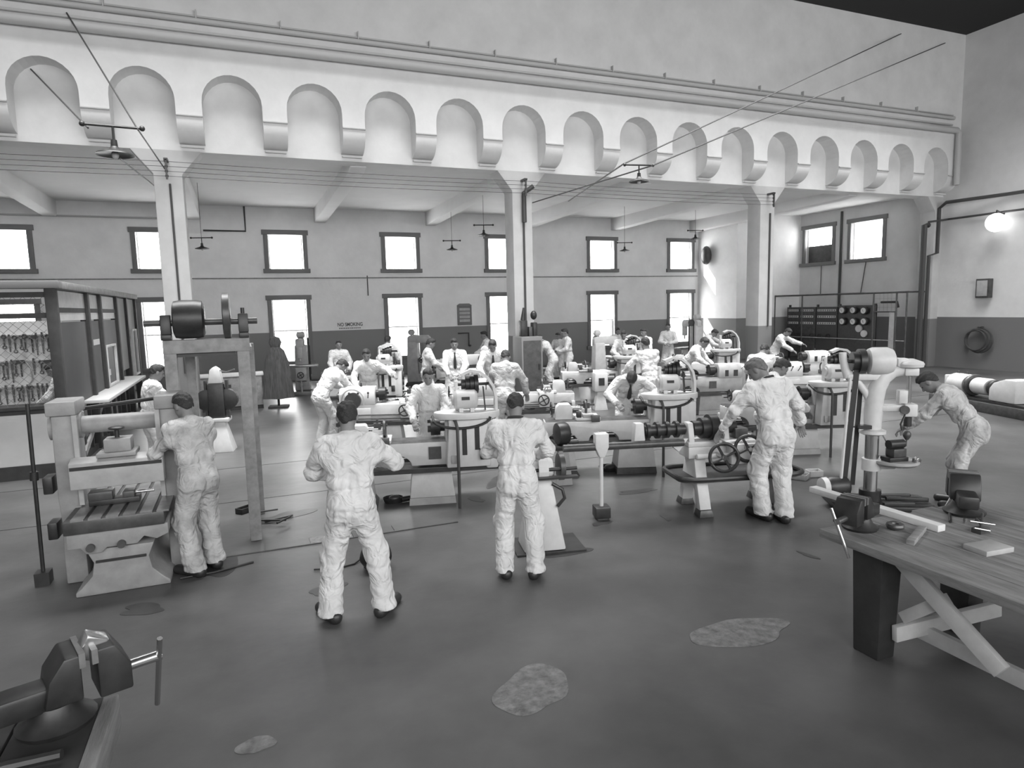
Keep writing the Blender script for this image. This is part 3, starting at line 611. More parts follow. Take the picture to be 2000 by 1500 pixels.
# ---- drill press on the right
def drill_press():
    p = at(1698, 985, z=0)
    th = R(-33)
    t = thing('drill_press', 'white pillar drill press with round table and dark motor at its foot', 'drill press', (p.x, p.y, 0), th)
    bp = MB().box(-.55, .75, -.33, .33, 0, .07).build('base_plate', M_dark, t, bevel=0.015)
    for y in (-.2, 0, .2): MB().box(.3, .74, y-.02, y+.02, .068, .078).build('slot', M_iron, bp)
    MB().cyl((0, 0, .07), (0, 0, .22), .14, n=24).build('pillar_socket', M_dark, t); MB().cyl((0, 0, .2), (0, 0, 1.05), .088, n=24).build('pillar', M_steel, t)
    MB().revolve([(.12, 0), (.17, .02), (.17, .06), (.12, .08)], (0, 0, 1.0), (0, 0, 1), 24).build('pillar_collar', M_white, t)
    # goose-neck column swelling into the head
    def sweep(pts, rr, n=16):
        mb = MB(); P = [Vector(q) for q in pts]; vs = []; fs = []
        for i, q in enumerate(P):
            d = (P[min(i+1, len(P)-1)]-P[max(i-1, 0)]).normalized(); u = Vector((0, 1, 0)); w = d.cross(u).normalized()
            for k in range(n): a = 2*PI*k/n; vs.append(q+(u*math.cos(a)*.85+w*math.sin(a))*rr[i])
        for i in range(len(P)-1):
            for k in range(n): k2 = (k+1) % n; fs.append((i*n+k, i*n+k2, (i+1)*n+k2, (i+1)*n+k))
        fs.append(tuple(range(n))); fs.append(tuple((len(P)-1)*n+k for k in range(n))); mb.add(vs, fs); return mb
    sweep([(0, 0, 1.05), (0, 0, 1.3), (.01, 0, 1.5), (.04, 0, 1.66), (.12, 0, 1.8), (.24, 0, 1.88), (.4, 0, 1.9)], [.11, .12, .12, .115, .1, .085, .08]).build('goose_neck', M_white, t)
    sweep([(-.02, 0, 1.4), (-.1, 0, 1.58), (-.22, 0, 1.74), (-.32, 0, 1.86)], [.05, .05, .045, .045]).build('brace', M_white, t)
    MB().box(-.36, .14, -.06, .06, 1.76, 1.85).build('bridge', M_white, t, bevel=0.02); sweep([(-.34, 0, 1.8), (-.38, 0, 1.92), (-.41, 0, 2.04), (-.42, 0, 2.14)], [.06, .055, .05, .05]).build('rear_bearing', M_white, t)
    MB().revolve([(.1, 0), (.17, .03), (.19, .08), (.19, .26), (.16, .33), (.1, .36)], (-.12, 0, 2.02), (1, 0, 0), 24).build('gear_guard', M_white, t)
    mb = MB(); mb.cyl((-.3, 0, 2.02), (-.22, 0, 2.02), .13, n=24); mb.cyl((-.22, 0, 2.02), (-.14, 0, 2.02), .17, n=24); mb.cyl((-.42, 0, 2.02), (.3, 0, 2.02), .025); mb.build('step_pulley', M_dark, t)
    MB().box(.26, .4, -.07, .07, 1.94, 2.06).build('bevel_housing', M_white, t, bevel=0.02)
    MB().revolve([(.1, 0), (.16, .01), (.17, .05), (.15, .08), (.04, .12)], (.44, 0, 1.93), (0, 0, 1), 24).build('bevel_gear', M_white, t)
    MB().box(.35, .53, -.09, .09, 1.82, 1.93).build('spindle_bearing', M_white, t, bevel=0.02)
    MB().cyl((.44, 0, 1.1), (.44, 0, 1.85), .03).build('spindle', M_steel, t); MB().cyl((.44, 0, 1.12), (.44, 0, 1.28), .05).build('spindle_sleeve', M_dark, t)
    MB().revolve([(.02, 0), (.05, .05), (.05, .09), (.03, .12)], (.44, 0, .93), (0, 0, 1), 16).build('drill_chuck', M_iron, t); MB().cyl((.44, 0, .84), (.44, 0, .94), .012, n=8).build('drill_bit', M_steel, t)
    MB().box(.08, .42, -.07, .07, 1.33, 1.42).build('head_arm', M_white, t, bevel=0.02); MB().box(.36, .53, -.1, .1, 1.26, 1.44).build('sliding_head', M_white, t, bevel=0.025); MB().box(.3, .41, -.06, .06, 1.44, 1.62).build('counterweight', M_white, t, bevel=0.01)
    MB().cyl((.36, -.12, 1.36), (.36, -.08, 1.36), .06).build('feed_gear', M_iron, t); MB().tube([(.36, -.12, 1.3), (.28, -.2, 1.18), (.3, -.2, 1.1)], .012).build('feed_lever', M_dark, t)
    MB().beam((-.05, -.08, 1.12), (-.2, -.08, 1.12), .1, .05).build('belt_fork', M_dark, t)
    # table
    MB().cyl((0, 0, .5), (0, 0, .66), .12, n=24).build('table_sleeve', M_white, t); MB().box(.05, .3, -.06, .06, .52, .6).build('table_arm', M_white, t, bevel=0.02)
    MB().revolve([(.2, 0), (.27, .01), (.3, .04), (.3, .07), (.275, .075), (.27, .06), (0.001, .06)], (.3, 0, .58), (0, 0, 1), 32).build('round_table', M_grey, t)
    # belts and rods on the left
    MB().beam((-.24, -.06, 2.02), (-.36, -.06, .3), .07, .012, (0, 1, 0)).build('drive_belt', M_rubber, t); MB().beam((-.14, .1, 1.7), (-.2, .1, .25), .06, .012, (0, 1, 0)).build('drive_belt', M_rubber, t)
    MB().cyl((-.34, -.1, 1.8), (-.42, -.1, .2), .02, n=10).build('shifter_rod', M_white, t)
    mt = MB().revolve([(.06, 0), (.13, .02), (.15, .06), (.15, .28), (.12, .32), (.05, .34)], (-.62, -.1, .26), (1, .25, 0), 22).build('motor', M_dark, t); MB().revolve([(.05, -.06), (.13, -.05), (.14, .02), (.1, .05)], (-.62, -.1, .26), (1, .25, 0), 22).build('motor_end', M_white, mt)
    MB().box(-.55, -.3, -.16, .06, .07, .14).build('motor_foot', M_dark, t)
    t.scale = (.87, .87, .87)
    return p, th
dp, dth = drill_press()
ex, ey = rot2(dth)
def on_table(dx, dy, z=.557): q = dp+ex*(.26+dx)+ey*dy; return (q.x, q.y, z)
w_ = thing('drill_vice', 'dark small vice with workpiece on the round drill table', 'vice', on_table(-.02, -.02), dth+.4)
MB().box(-.12, .14, -.08, .08, 0, .05).build('base', M_dark, w_, bevel=0.006); MB().box(-.06, .12, -.07, .07, .05, .15).build('body', M_iron, w_, bevel=0.01); MB().cyl((-.08, 0, .2), (.12, 0, .2), .055, n=16).build('workpiece', M_dark, w_); MB().cyl((-.05, .05, .2), (-.12, .08, .34), .008, n=6).build('pin', M_steel, w_)
for i, (a, b, nm, lb) in enumerate([(-.2, .08, 'steel_block', 'small steel block lying at the back rim of the drill table'), (.2, -.1, 'metal_offcut', 'bright metal offcut near the front rim of the drill table')]):
    tag(MB().prism([(-.04, 0), (.04, 0), (.05, .03), (.02, .06), (-.03, .05)], 'xz', -.03, .03).build(nm, M_iron if i == 0 else M_steel, bevel=0.004, loc=on_table(a, b)), lb, 'block')
# ------------------------------------------------------------------ tool crib on the left
def tool_crib():
    X0, Y0, X1, Y1, H = -2.7, 12.2, -9.0, 20.6, 2.95
    t = thing('tool_crib', 'dark timber tool crib with wire mesh front and serving hatch, at left', 'tool crib', (0, 0, 0))
    def post(x, y, w=.16, z0=0, z1=H): return MB().box(x-w/2, x+w/2, y-w/2, y+w/2, z0, z1).build('post', M_dwood, t, bevel=0.01)
    post(X0, Y0, .15)
    for x in (-4.6, -6.6, -8.6): post(x, Y0)
    for y in (14.5, 15.7, 17.6, 19.0, 20.5): post(X0, y, .15)
    MB().box(X1, X0+.14, Y0-.12, Y0+.12, H, H+.12).build('cornice', M_frame, t, bevel=0.015); MB().box(X0-.12, X0+.12, Y0+.12, Y1, H, H+.12).build('cornice', M_frosty, t, bevel=0.015)
    MB().box(X1, X0, Y0-.04, Y0+.04, 2.5, 2.58).build('rail', M_dwood, t); MB().box(X1, X0, Y0-.05, Y0+.05, 1.02, 1.14).build('rail', M_dwood, t); MB().box(X1, X0, Y0-.04, Y0+.04, 2.82, 2.9).build('rail', M_dwood, t)
    MB().box(X1, X0, Y0-.03, Y0+.03, .22, 1.02).build('counter_front', M_ply, t); MB().box(X1, X0+.1, Y0-.06, Y0+.06, 0, .22).build('skirting', M_dwood, t)
    MB().box(X1, X0, Y0-.15, Y0+.3, 1.1, 1.15).build('counter_top', M_dwood, t)
    # diamond wire mesh on the front, upper part and main panel
    mb = MB(); sp = .13
    for z0, z1 in ((2.58, 2.82), (1.15, 2.5)):
        h = z1-z0
        n = int((3.2+h)/sp)
        for k in range(n):
            for sg in (1, -1):
                xa = X0-.1-k*sp+(h if sg < 0 else 0)*1.0; xb = xa+sg*h
                a = [xa, z0]; b = [xb, z1]
                lo, hi = X0-3.2, X0-.1
                def clip(p, q):
                    if p[0] > hi: f = (hi-q[0])/(p[0]-q[0]); return [hi, q[1]+f*(p[1]-q[1])]
                    if p[0] < lo: f = (lo-q[0])/(p[0]-q[0]); return [lo, q[1]+f*(p[1]-q[1])]
                    return p
                if max(a[0], b[0]) < lo or min(a[0], b[0]) > hi: continue
                a2, b2 = clip(a, b), clip(b, a)
                mb.beam((a2[0], Y0, a2[1]), (b2[0], Y0, b2[1]), .005, .005, (0, 1, 0))
    w = mb.build('wire_mesh', M_frame, t, smooth=False); w['kind'] = 'stuff'
    # side: dark boards, pale lights above, hatch, counter shelf, rails below with a white wall behind
    for y0, y1 in ((Y0+.1, 14.43), (14.58, 15.62), (15.78, 17.52)):
        MB().box(X0-.02, X0+.02, y0, y1, 1.0, 2.42).build('board_panel', M_board, t)
        MB().box(X0-.015, X0+.015, y0, y1, 2.45, 2.58).build('pale_light', M_cream, t); MB().box(X0-.015, X0+.015, y0, y1, 2.66, 2.93).build('pale_light', M_grey, t)
        MB().box(X0-.03, X0+.03, y0, y1, 2.58, 2.66).build('rail', M_dwood, t)
    MB().box(X0-.02, X0+.02, 17.68, 18.92, 1.2, 2.93).build('board_panel', M_frame, t); MB().box(X0-.02, X0+.02, 19.08, 20.42, 1.9, 2.93).build('board_panel', M_frame, t)
    def frame(y0, y1, z0, z1, nm):
        f = MB(); w = .05
        for q in ((y0-w, y0, z0-w, z1+w), (y1, y1+w, z0-w, z1+w), (y0, y1, z0-w, z0), (y0, y1, z1, z1+w)): f.box(X0-.06, X0+.08, *q)
        f = f.build(nm, M_lwood, t, bevel=0.006); MB().box(X0+.022, X0+.03, y0, y1, z0, z1).build('dark_opening', M_dark, f)
    frame(15.9, 16.9, 1.08, 1.85, 'hatch_frame'); frame(19.6, 20.2, 1.0, 2.1, 'door_frame')
    MB().box(X0+.03, X0+.036, 15.95, 16.3, 1.25, 1.38).build('hatch_card', M_lwood, t); MB().box(X0+.03, X0+.036, 14.8, 15.4, 1.95, 2.06).build('name_card', M_cream, t)
    MB().box(X0-.1, X0+.4, 13.6, 18.6, .96, 1.02).build('shelf', M_ply, t, bevel=0.006)
    for k in range(9): MB().box(X0-.03, X0+.03, 13.4+k*.62, 13.46+k*.62, 0.1, .96).build('baluster', M_dwood, t)
    MB().box(X0-.5, X0-.46, 13.0, 19.0, 0, .95).build('inner_panel', M_ply, t); MB().box(X0-.03, X0+.03, Y0+.1, 19.0, 0, .1).build('skirting', M_dwood, t)
    MB().beam((X0+.04, 13.2, .14), (X0+.04, 15.4, .9), .04, .1).build('brace', M_frosty, t)
    # tool board with hanging tools
    bd = thing('tool_board', 'pale wooden board full of hanging tools inside the mesh crib', 'tool board', (0, 13.9, 0))
    MB().box(-6.4, -2.95, 0, .04, .9, 2.45).build('board', M_ply, bd); 
    for z in (1.3, 1.75, 2.2): MB().box(-6.4, -2.95, -.04, 0, z-.015, z+.015).build('peg_rail', M_frosty, bd)
    rnd = random.Random(3)
    def tool(kind, x, z, row):
        mb = MB(); y = -.05
        s_ = rnd.uniform(.8, 1.3)
        if kind == 0: mb.cyl((0, 0, 0), (0, 0, -.16*s_), .012, n=6); mb.torus((0, 0, .02), (0, 1, 0), .03, .011, 10, 6); mb.torus((0, 0, -.18*s_), (0, 1, 0), .025, .01, 10, 6); nm, lb = 'spanner', 'dark ring spanner hanging on the crib tool board'
        elif kind == 1: mb.cyl((0, 0, .03), (0, 0, -.24*s_), .012, n=6); mb.box(-.06, .06, -.02, .02, -.01, .05); nm, lb = 'hammer', 'hammer hanging head up on the crib tool board'
        elif kind == 2: mb.frus(-.008, .008, -.006, .006, -.26*s_, -.02, .02, -.006, .006, 0); mb.cyl((0, 0, 0), (0, 0, .08), .016, n=8); nm, lb = 'file', 'flat file hanging by its handle on the crib tool board'
        elif kind == 3: mb.revolve([(.03, -.02), (.08*s_, -.015), (.08*s_, .015), (.03, .02)], (0, 0, -.05), (0, 1, 0), 16); nm, lb = 'grinding_wheel', 'dark round grinding wheel hung on the crib tool board'
        else: mb.tube([(0, 0, 0), (.06, 0, -.1), (.07, 0, -.25*s_), (0, 0, -.34*s_)], .012, 6); nm, lb = 'bent_bar', 'curved pale bar hanging on the crib tool board'
        o = mb.build(nm, [M_iron, M_dwood, M_iron, M_dark, M_frosty][kind], loc=(x, 13.9+y, z)); tag(o, lb.replace('on the crib', 'in the %s row of the crib' % row), 'tool', 'tools on the crib tool board')
    for j, z in enumerate((2.2, 1.75, 1.3)):
        x = -3.02
        for k in range(13):
            x -= rnd.uniform(.05, .12); kd = rnd.choice((0, 0, 1, 2, 2, 2, 3 if j == 1 else 0, 4 if j == 1 else 2)); x -= .06 if kd == 3 else 0
            if x < -4.05: break
            tool(kd, x, z-.02-rnd.uniform(0, .03), ('top', 'middle', 'bottom')[j])
tool_crib()
# ------------------------------------------------------------------ benches
def vice(label, loc, rz, s=1.0, nm='bench_vice'):
    v = thing(nm, label, 'vice', loc, rz); k = s
    MB().revolve([(.12*k, 0), (.13*k, .02*k), (.09*k, .05*k), (.07*k, .09*k)], (0, 0, 0), (0, 0, 1), 20).build('swivel_base', M_dark, v)
    MB().box(-.2*k, .08*k, -.06*k, .06*k, .08*k, .17*k).build('body', M_dark, v, bevel=.015*k); MB().prism([(-.04*k, .1*k), (.08*k, .1*k), (.08*k, .27*k), (.03*k, .27*k), (-.02*k, .2*k)], 'xz', -.09*k, .09*k).build('fixed_jaw', M_dark, v, bevel=.008*k)
    MB().prism([(.13*k, .08*k), (.24*k, .08*k), (.24*k, .18*k), (.19*k, .27*k), (.13*k, .27*k)], 'xz', -.09*k, .09*k).build('moving_jaw', M_dark, v, bevel=.008*k)
    for x in (.075, .115): MB().box(x*k, (x+.02)*k, -.09*k, .09*k, .22*k, .275*k).build('jaw_plate', M_msteel, v)
    MB().cyl((.2*k, 0, .13*k), (.36*k, 0, .13*k), .022*k).build('screw', M_steel, v); MB().cyl((.35*k, -.05*k, .22*k), (.35*k, .09*k, -.12*k), .011*k, n=8).build('handle_bar', M_steel, v)
    return v
def bench_right():
    t = thing('work_bench', 'heavy timber bench with white braces and dark legs in the right foreground', 'bench', (0, 0, 0))
    Z = .85
    for k in range(7):
        x0 = 3.78+.24*k; MB().box(x0, x0+.235, .6, 3.42-.03*(k % 2), Z-.06, Z).build('top_plank', M_wood, t, bevel=0.004)
    MB().box(4.44, 4.52, 3.0, 4.14, Z, Z+.05).build('edge_rail', M_lwood, t, bevel=0.006)
    for x, y in ((4.0, 3.12), (4.86, 3.08), (4.0, .9), (4.86, .9)):
        MB().frus(x-.08, x+.08, y-.1, y+.1, 0, x-.1, x+.1, y-.12, y+.12, Z-.06).build('leg', M_dwood, t, bevel=0.008)
    def br(a, b, w=.045, h=.11): MB().beam(a, b, w, h).build('brace', M_lwood, t, bevel=0.004)
    br((4.02, 2.98, .2), (4.92, 2.85, .26)); br((4.04, 3.0, .75), (4.04, 2.3, .28)); br((4.1, 2.98, .3), (4.1, 2.68, .56), h=.08); br((4.3, 3.0, .16), (4.3, .8, .13)); br((4.1, .95, .2), (4.9, .95, .26))
    z = Z
    vice('dark bench vice clamped on the near left corner of the right foreground bench', (4.04, 3.3, z), R(195), .95)
    vice('heavy dark vice at the far edge of the right foreground bench', (5.02, 3.2, z), R(40), 1.1)
    def item(nm, mb, m, px, py, rz, lb, cat, bev=0.004, zz=z):
        q = at(px, py, z=zz); o = mb.build(nm, m, bevel=bev, loc=(q.x, q.y, zz)); o.rotation_euler = (0, 0, rz); return tag(o, lb, cat)
    item('wooden_strip', MB().box(-.19, .19, -.025, .025, 0, .035), M_wood, 1790, 1050, R(25), 'plain wooden strip lying across the middle of the bench', 'wood strip')
    item('bushing', MB().torus((0, 0, .025), (0, 0, 1), .04, .022, 18, 8), M_iron, 1748, 1033, 0, 'dark ring-shaped casting beside the wooden strip', 'casting', 0)
    item('round_file', MB().cyl((-.13, 0, .012), (.13, 0, .012), .011, n=8), M_dark, 1855, 1012, R(35), 'thin dark round file near the heavy vice', 'file', 0)
    t2 = thing('scribing_block', 'small steel scribing block with slanted rods on the bench', 'gauge', tuple(at(1915, 1040, z=z))); MB().box(-.05, .05, -.035, .035, 0, .035).build('base', M_iron, t2, bevel=0.005)
    MB().cyl((0, 0, .03), (.01, 0, .14), .009, n=8).build('column', M_iron, t2); MB().cyl((-.09, .02, .09), (.1, -.03, .05), .006, n=8).build('scriber', M_steel, t2); MB().cyl((-.12, -.03, .06), (.0, -.06, .03), .006, n=8).build('scriber', M_steel, t2); MB().cyl((0, 0, .07), (.02, .04, .08), .016).build('clamp', M_dark, t2)
    item('surface_plate', MB().box(-.12, .12, -.08, .08, 0, .035), M_grey, 1930, 1075, R(-5), 'thick flat metal plate at the right edge of the bench', 'plate')
    item('bolt', MB().cyl((0, 0, 0), (0, 0, .04), .015, n=6), M_steel, 1885, 1022, 0, 'short upright bolt between round file and scribing block', 'bolt', 0)
    # dark castings and rods lying on the drill press foot and the far plank
    for i, (px, py, a, ln) in enumerate([(1640, 955, 20, .35), (1740, 968, -30, .42), (1770, 975, -35, .45), (1755, 985, -25, .35), (1620, 950, 5, .22)]):
        q = at(px, py, z=.1); nm, lb = [('iron_billet', 'short dark billet at the left end of the drill press foot'), ('iron_rod', 'long dark rod on the drill press foot, rearmost'), ('iron_rod', 'dark rod on the drill press foot between two others'), ('iron_rod', 'short dark rod on the drill press foot, nearest the bench'), ('iron_lug', 'pointed dark lug jutting from the drill press foot')][i]
        o = MB().prism([(-ln/2, -.03), (ln/2, -.025), (ln/2+.02, 0), (ln/2, .025), (-ln/2, .03)], 'xy', 0, .05).build(nm, M_dark, bevel=0.008, loc=(q.x, q.y, .075)); o.rotation_euler = (0, 0, R(a)); tag(o, lb, 'metal stock')
bench_right()
def bench_left():
    t = thing('fitters_bench', 'dark shaded bench corner at the bottom left of the picture', 'bench', (0, 0, 0)); Z = .86
    for k in range(3): MB().box(-1.55+.3*k, -1.26+.3*k, .6, 3.16, Z-.06, Z).build('top_plank', M_dwood, t, bevel=0.005)
    MB().box(-.66, -.6, .6, 3.15, Z-.14, Z+.005).build('edge_board', M_wood, t, bevel=0.006)
    for y in (2.95, 1.0):
        for x in (-1.4, -.75): MB().box(x-.07, x+.07, y-.07, y+.07, 0, Z-.06).build('leg', M_dwood, t, bevel=0.005)
    MB().box(-1.4, -.7, 2.9, 2.96, .2, .32).build('stretcher', M_dwood, t, bevel=0.005)
    vice('large black vice with bright jaws gripping a block, at bottom left', (-.8, 3.02, Z), R(20), 1.1)
    o = tag(MB().box(-.045, .045, -.04, .04, 0, .1).build('steel_block', M_steel, bevel=0.01, loc=(-.69, 3.06, Z+.24)), 'bright steel block gripped in the bottom left vice', 'block'); o.rotation_euler = (0.1, .5, .4)
    o = tag(MB().tube([(0, 0, 0), (.2, .05, 0), (.38, .03, .01)], .02, 8).build('drift_bar', M_dark, loc=(-1.1, 2.7, Z+.025)), 'dark bent bar lying on the bottom left bench', 'tool')
bench_left()
# ------------------------------------------------------------------ grinder pedestal of the third man
g_ = at(1062, 1072, z=0)
t = thing('pedestal_grinder', 'white tapered pedestal grinder in front of the man with dark collar', 'grinder', (g_.x, g_.y+.05, 0), R(-12))
MB().box(-.3, .42, -.22, .3, 0, .02).build('base_sheet', M_dark, t); MB().frus(-.22, .22, -.18, .18, .02, -.1, .1, -.09, .09, .74).build('pedestal', M_white, t, bevel=0.02)
for z in (.55, .38): MB().box(.02, .09, -.16+.12*(z-.02), -.12+.12*(z-.02), z, z+.05).build('switch', M_dark, t)
MB().tube([(.1, -.1, .7), (.2, -.12, .64), (.22, -.13, .55), (.14, -.14, .47)], .018, 8).build('cable', M_dark, t)
MB().revolve([(.05, 0), (.1, .02), (.11, .05), (.11, .21), (.09, .25)], (-.13, 0, .85), (1, 0, 0), 20).build('motor', M_white, t)
for x in (-.26, .2): MB().revolve([(.04, 0), (.14, .01), (.14, .06), (.04, .07)], (x-.02, 0, .85), (1, 0, 0), 24).build('grinding_wheel', M_iron, t)
band(MB(), [(p[0], 0, p[2]) for p in arc_pts(0, .85, .17, -20, 200, 12)], .1, .02, 0).build('hood', M_white, t).rotation_euler = (0, 0, PI/2)
MB().box(-.3, .34, -.24, -.16, .78, .8).build('tool_rest', M_dark, t); MB().cyl((-.1, -.1, .85), (.36, -.1, .85), .02).build('arbor', M_dark, t)
t = thing('pulley_machine', 'dark belt-covered pulley head right of the man with dark collar', 'machine', tuple(at(1100, 945, z=0)), R(-15))
MB().frus(-.12, .12, -.1, .1, 0, -.07, .07, -.06, .06, .5).build('stand', M_grey, t, bevel=0.01); MB().box(-.14, .14, -.1, .1, .5, .56).build('plate', M_dark, t, bevel=0.006)
MB().revolve([(.06, 0), (.15, .02), (.16, .05), (.16, .15), (.14, .18)], (-.1, 0, .72), (1, .2, 0), 20).build('pulley', M_dark, t); MB().cyl((.08, 0, .6), (.22, 0, .6), .03).build('shaft', M_iron, t)
# ------------------------------------------------------------------ motor generator set on its plinth
p0, p1 = at(1880, 790, z=0), at(1972, 824, z=0)
p0 = V(15.4, 10.3, 0); d = V(-.30, -.95, 0).normalized(); th = math.atan2(d.y, d.x)
t = thing('motor_generator', 'white motor generator set on a long dark plinth by the right edge', 'generator', (p0.x, p0.y, 0), th); t.scale = (.72, .72, .66)
MB().box(-.3, 4.2, -.5, .4, 0, .32).build('plinth', M_iron, t, bevel=0.01); MB().box(-.2, 4.0, -.38, .3, .32, .4).build('bed_frame', M_dark, t)
def drum(x, l, r, nm, m=M_white): return MB().revolve([(r*.6, 0), (r*.95, .02), (r, .06), (r, l-.06), (r*.95, l-.02), (r*.6, l)], (x, -.05, .78), (1, 0, 0), 26).build(nm, m, t)
dr = drum(.25, .7, .34, 'motor'); MB().box(.1, .24, -.3, .2, .42, 1.05).build('end_shield', M_white, t, bevel=0.03); MB().box(.3, .9, -.25, .15, .4, .5).build('foot', M_white, t)
for x in (.4, .75): MB().torus((x, -.05, 1.15), (0, 1, 0), .05, .013, 12, 6).build('lifting_eye', M_iron, t)
drum(1.0, .12, .37, 'coupling_flange', M_iron); drum(1.15, .6, .28, 'exciter'); drum(1.78, .14, .26, 'commutator', M_dark); MB().prism([(1.95, .4), (2.9, .4), (2.9, 1.15), (2.5, 1.15), (2.1, 1.0), (1.95, .8)], 'xz', -.35, .25).build('generator', M_white, t, bevel=0.06)
MB().cyl((0, -.05, .78), (2.0, -.05, .78), .06).build('shaft', M_steel, t)
# ------------------------------------------------------------------ switchboard behind a pipe-framed mesh cage
def switchboard():
    t = thing('switchboard', 'black electrical switchboard with rows of white switches and round gauges', 'switchboard', (0, 0, 0)); X = 22.2
    MB().box(X, X+.06, 17.8, 19.5, .3, 2.25).build('gauge_panel', M_dark, t); MB().box(X, X+.06, 19.55, 20.6, .3, 2.2).build('switch_panel', M_board, t); MB().box(X+.02, X+.06, 20.65, 22.2, .3, 2.2).build('switch_panel', M_iron, t)
    for y in (17.9, 19.5, 20.6, 22.1): MB().box(X+.06, X+.12, y-.04, y+.04, 0, 2.3).build('frame_post', M_dark, t)
    for z in (2.06, 1.8, 1.53):
        for y0, y1 in ((19.62, 20.52), (20.75, 21.4), (21.55, 22.1)):
            MB().box(X-.02, X, y0, y1, z-.045, z+.045).build('switch_strip', M_lwood, t)
            n = int((y1-y0)/.11)
            for k in range(n): MB().box(X-.045, X-.018, y0+.03+k*.11, y0+.07+k*.11, z-.03, z+.03).build('switch', M_frame, t)
    for y, z in ((19.24, 2.06), (18.74, 2.06), (18.26, 2.04), (19.22, 1.62), (18.72, 1.62), (18.24, 1.63)):
        g = MB().revolve([(.15, 0), (.15, .1), (.13, .12), (.001, .12)], (X, y, z), (-1, 0, 0), 24).build('gauge', M_dark, t)
        MB().revolve([(.11, 0), (.11, .008), (.001, .008)], (X-.118, y, z), (-1, 0, 0), 24).build('dial', M_lwood, g); MB().beam((X-.13, y, z-.04), (X-.13, y+.04, z+.05), .012, .006).build('needle', M_dark, g)
    MB().revolve([(.14, 0), (.14, .06), (.001, .06)], (X, 18.5, 1.35), (-1, 0, 0), 22).build('glass_meter', M_cream, t); MB().revolve([(.13, 0), (.13, .06), (.001, .06)], (X, 18.27, 1.16), (-1, 0, 0), 22).build('glass_meter', M_lwood, t)
    for k in range(5): MB().wheel((X-.08, 19.9+.42*k, 1.0), (-1, 0, 0), .1, .016, 3, False).build('rheostat_wheel', M_dark, t)
    c = thing('switchboard_cage', 'pipe-framed guard cage with fine wire mesh around the switchboard', 'cage', (0, 0, 0)); X = 21.9
    MB().cyl((X, 16.3, 2.7), (X, 23.0, 2.7), .035, n=10).build('top_rail', M_iron, c); MB().cyl((X, 16.35, .95), (X, 22.6, .95), .022, n=8).build('middle_rail', M_frosty, c)
    for y in (16.35, 16.75, 17.68, 21.07, 22.6): MB().cyl((X, y, 0), (X, y, 2.7), .03, n=10).build('upright', M_iron, c)
    for y in (16.35, 22.6): MB().cyl((X, y, 2.7), (XW, y, 2.7), .03, n=10).build('side_rail', M_iron, c)
    MB().cyl((X, 16.75, 2.0), (X, 17.68, 2.0), .025, n=8).build('gate_rail', M_iron, c); MB().box(X-.02, X+.02, 16.8, 17.0, 0, 1.98).build('gate_stile', M_grey, c)
    MB().tube([(X+.3, 17.6, 2.35), (X+.3, 16.95, 2.35), (X+.3, 16.9, 2.15)], .045).build('bent_pipe', M_dark, c)
    mb = MB(); s = .16
    for k in range(int(.92/s)): mb.box(X-.002, X+.002, 16.78+k*s, 16.784+k*s, 2.0, 2.7)
    for k in range(int(.7/s)): mb.box(X-.002, X+.002, 16.75, 17.68, 2.0+k*s, 2.004+k*s)
    w = mb.build('wire_mesh', M_iron, c, smooth=False); w['kind'] = 'stuff'
switchboard()
# coil of hose on the right wall dado and wall boxes
t = thing('hose_coil', 'faint coil of grey hose hung on the dado of the right wall', 'hose', (XW-.12, 14.6, 0)); mb = MB()
for k in range(3): mb.torus((-.03*k, .05*k, 1.0), (1, 0, 0), .42-.04*k, .03, 26, 8)
mb.build('coil', M_iron, t); MB().box(-.05, .12, -.05, .05, 1.38, 1.46).build('hook', M_dark, t)
t = thing('wall_box', 'grey iron fuse box hung on the right wall above the dado', 'fuse box', (XW, 14.55, 2.75)); MB().box(-.22, 0, -.22, .22, -.32, .32).build('case', M_iron, t, bevel=0.02); MB().box(-.235, -.22, -.17, .17, -.26, .26).build('door', M_grey, t, bevel=0.005)
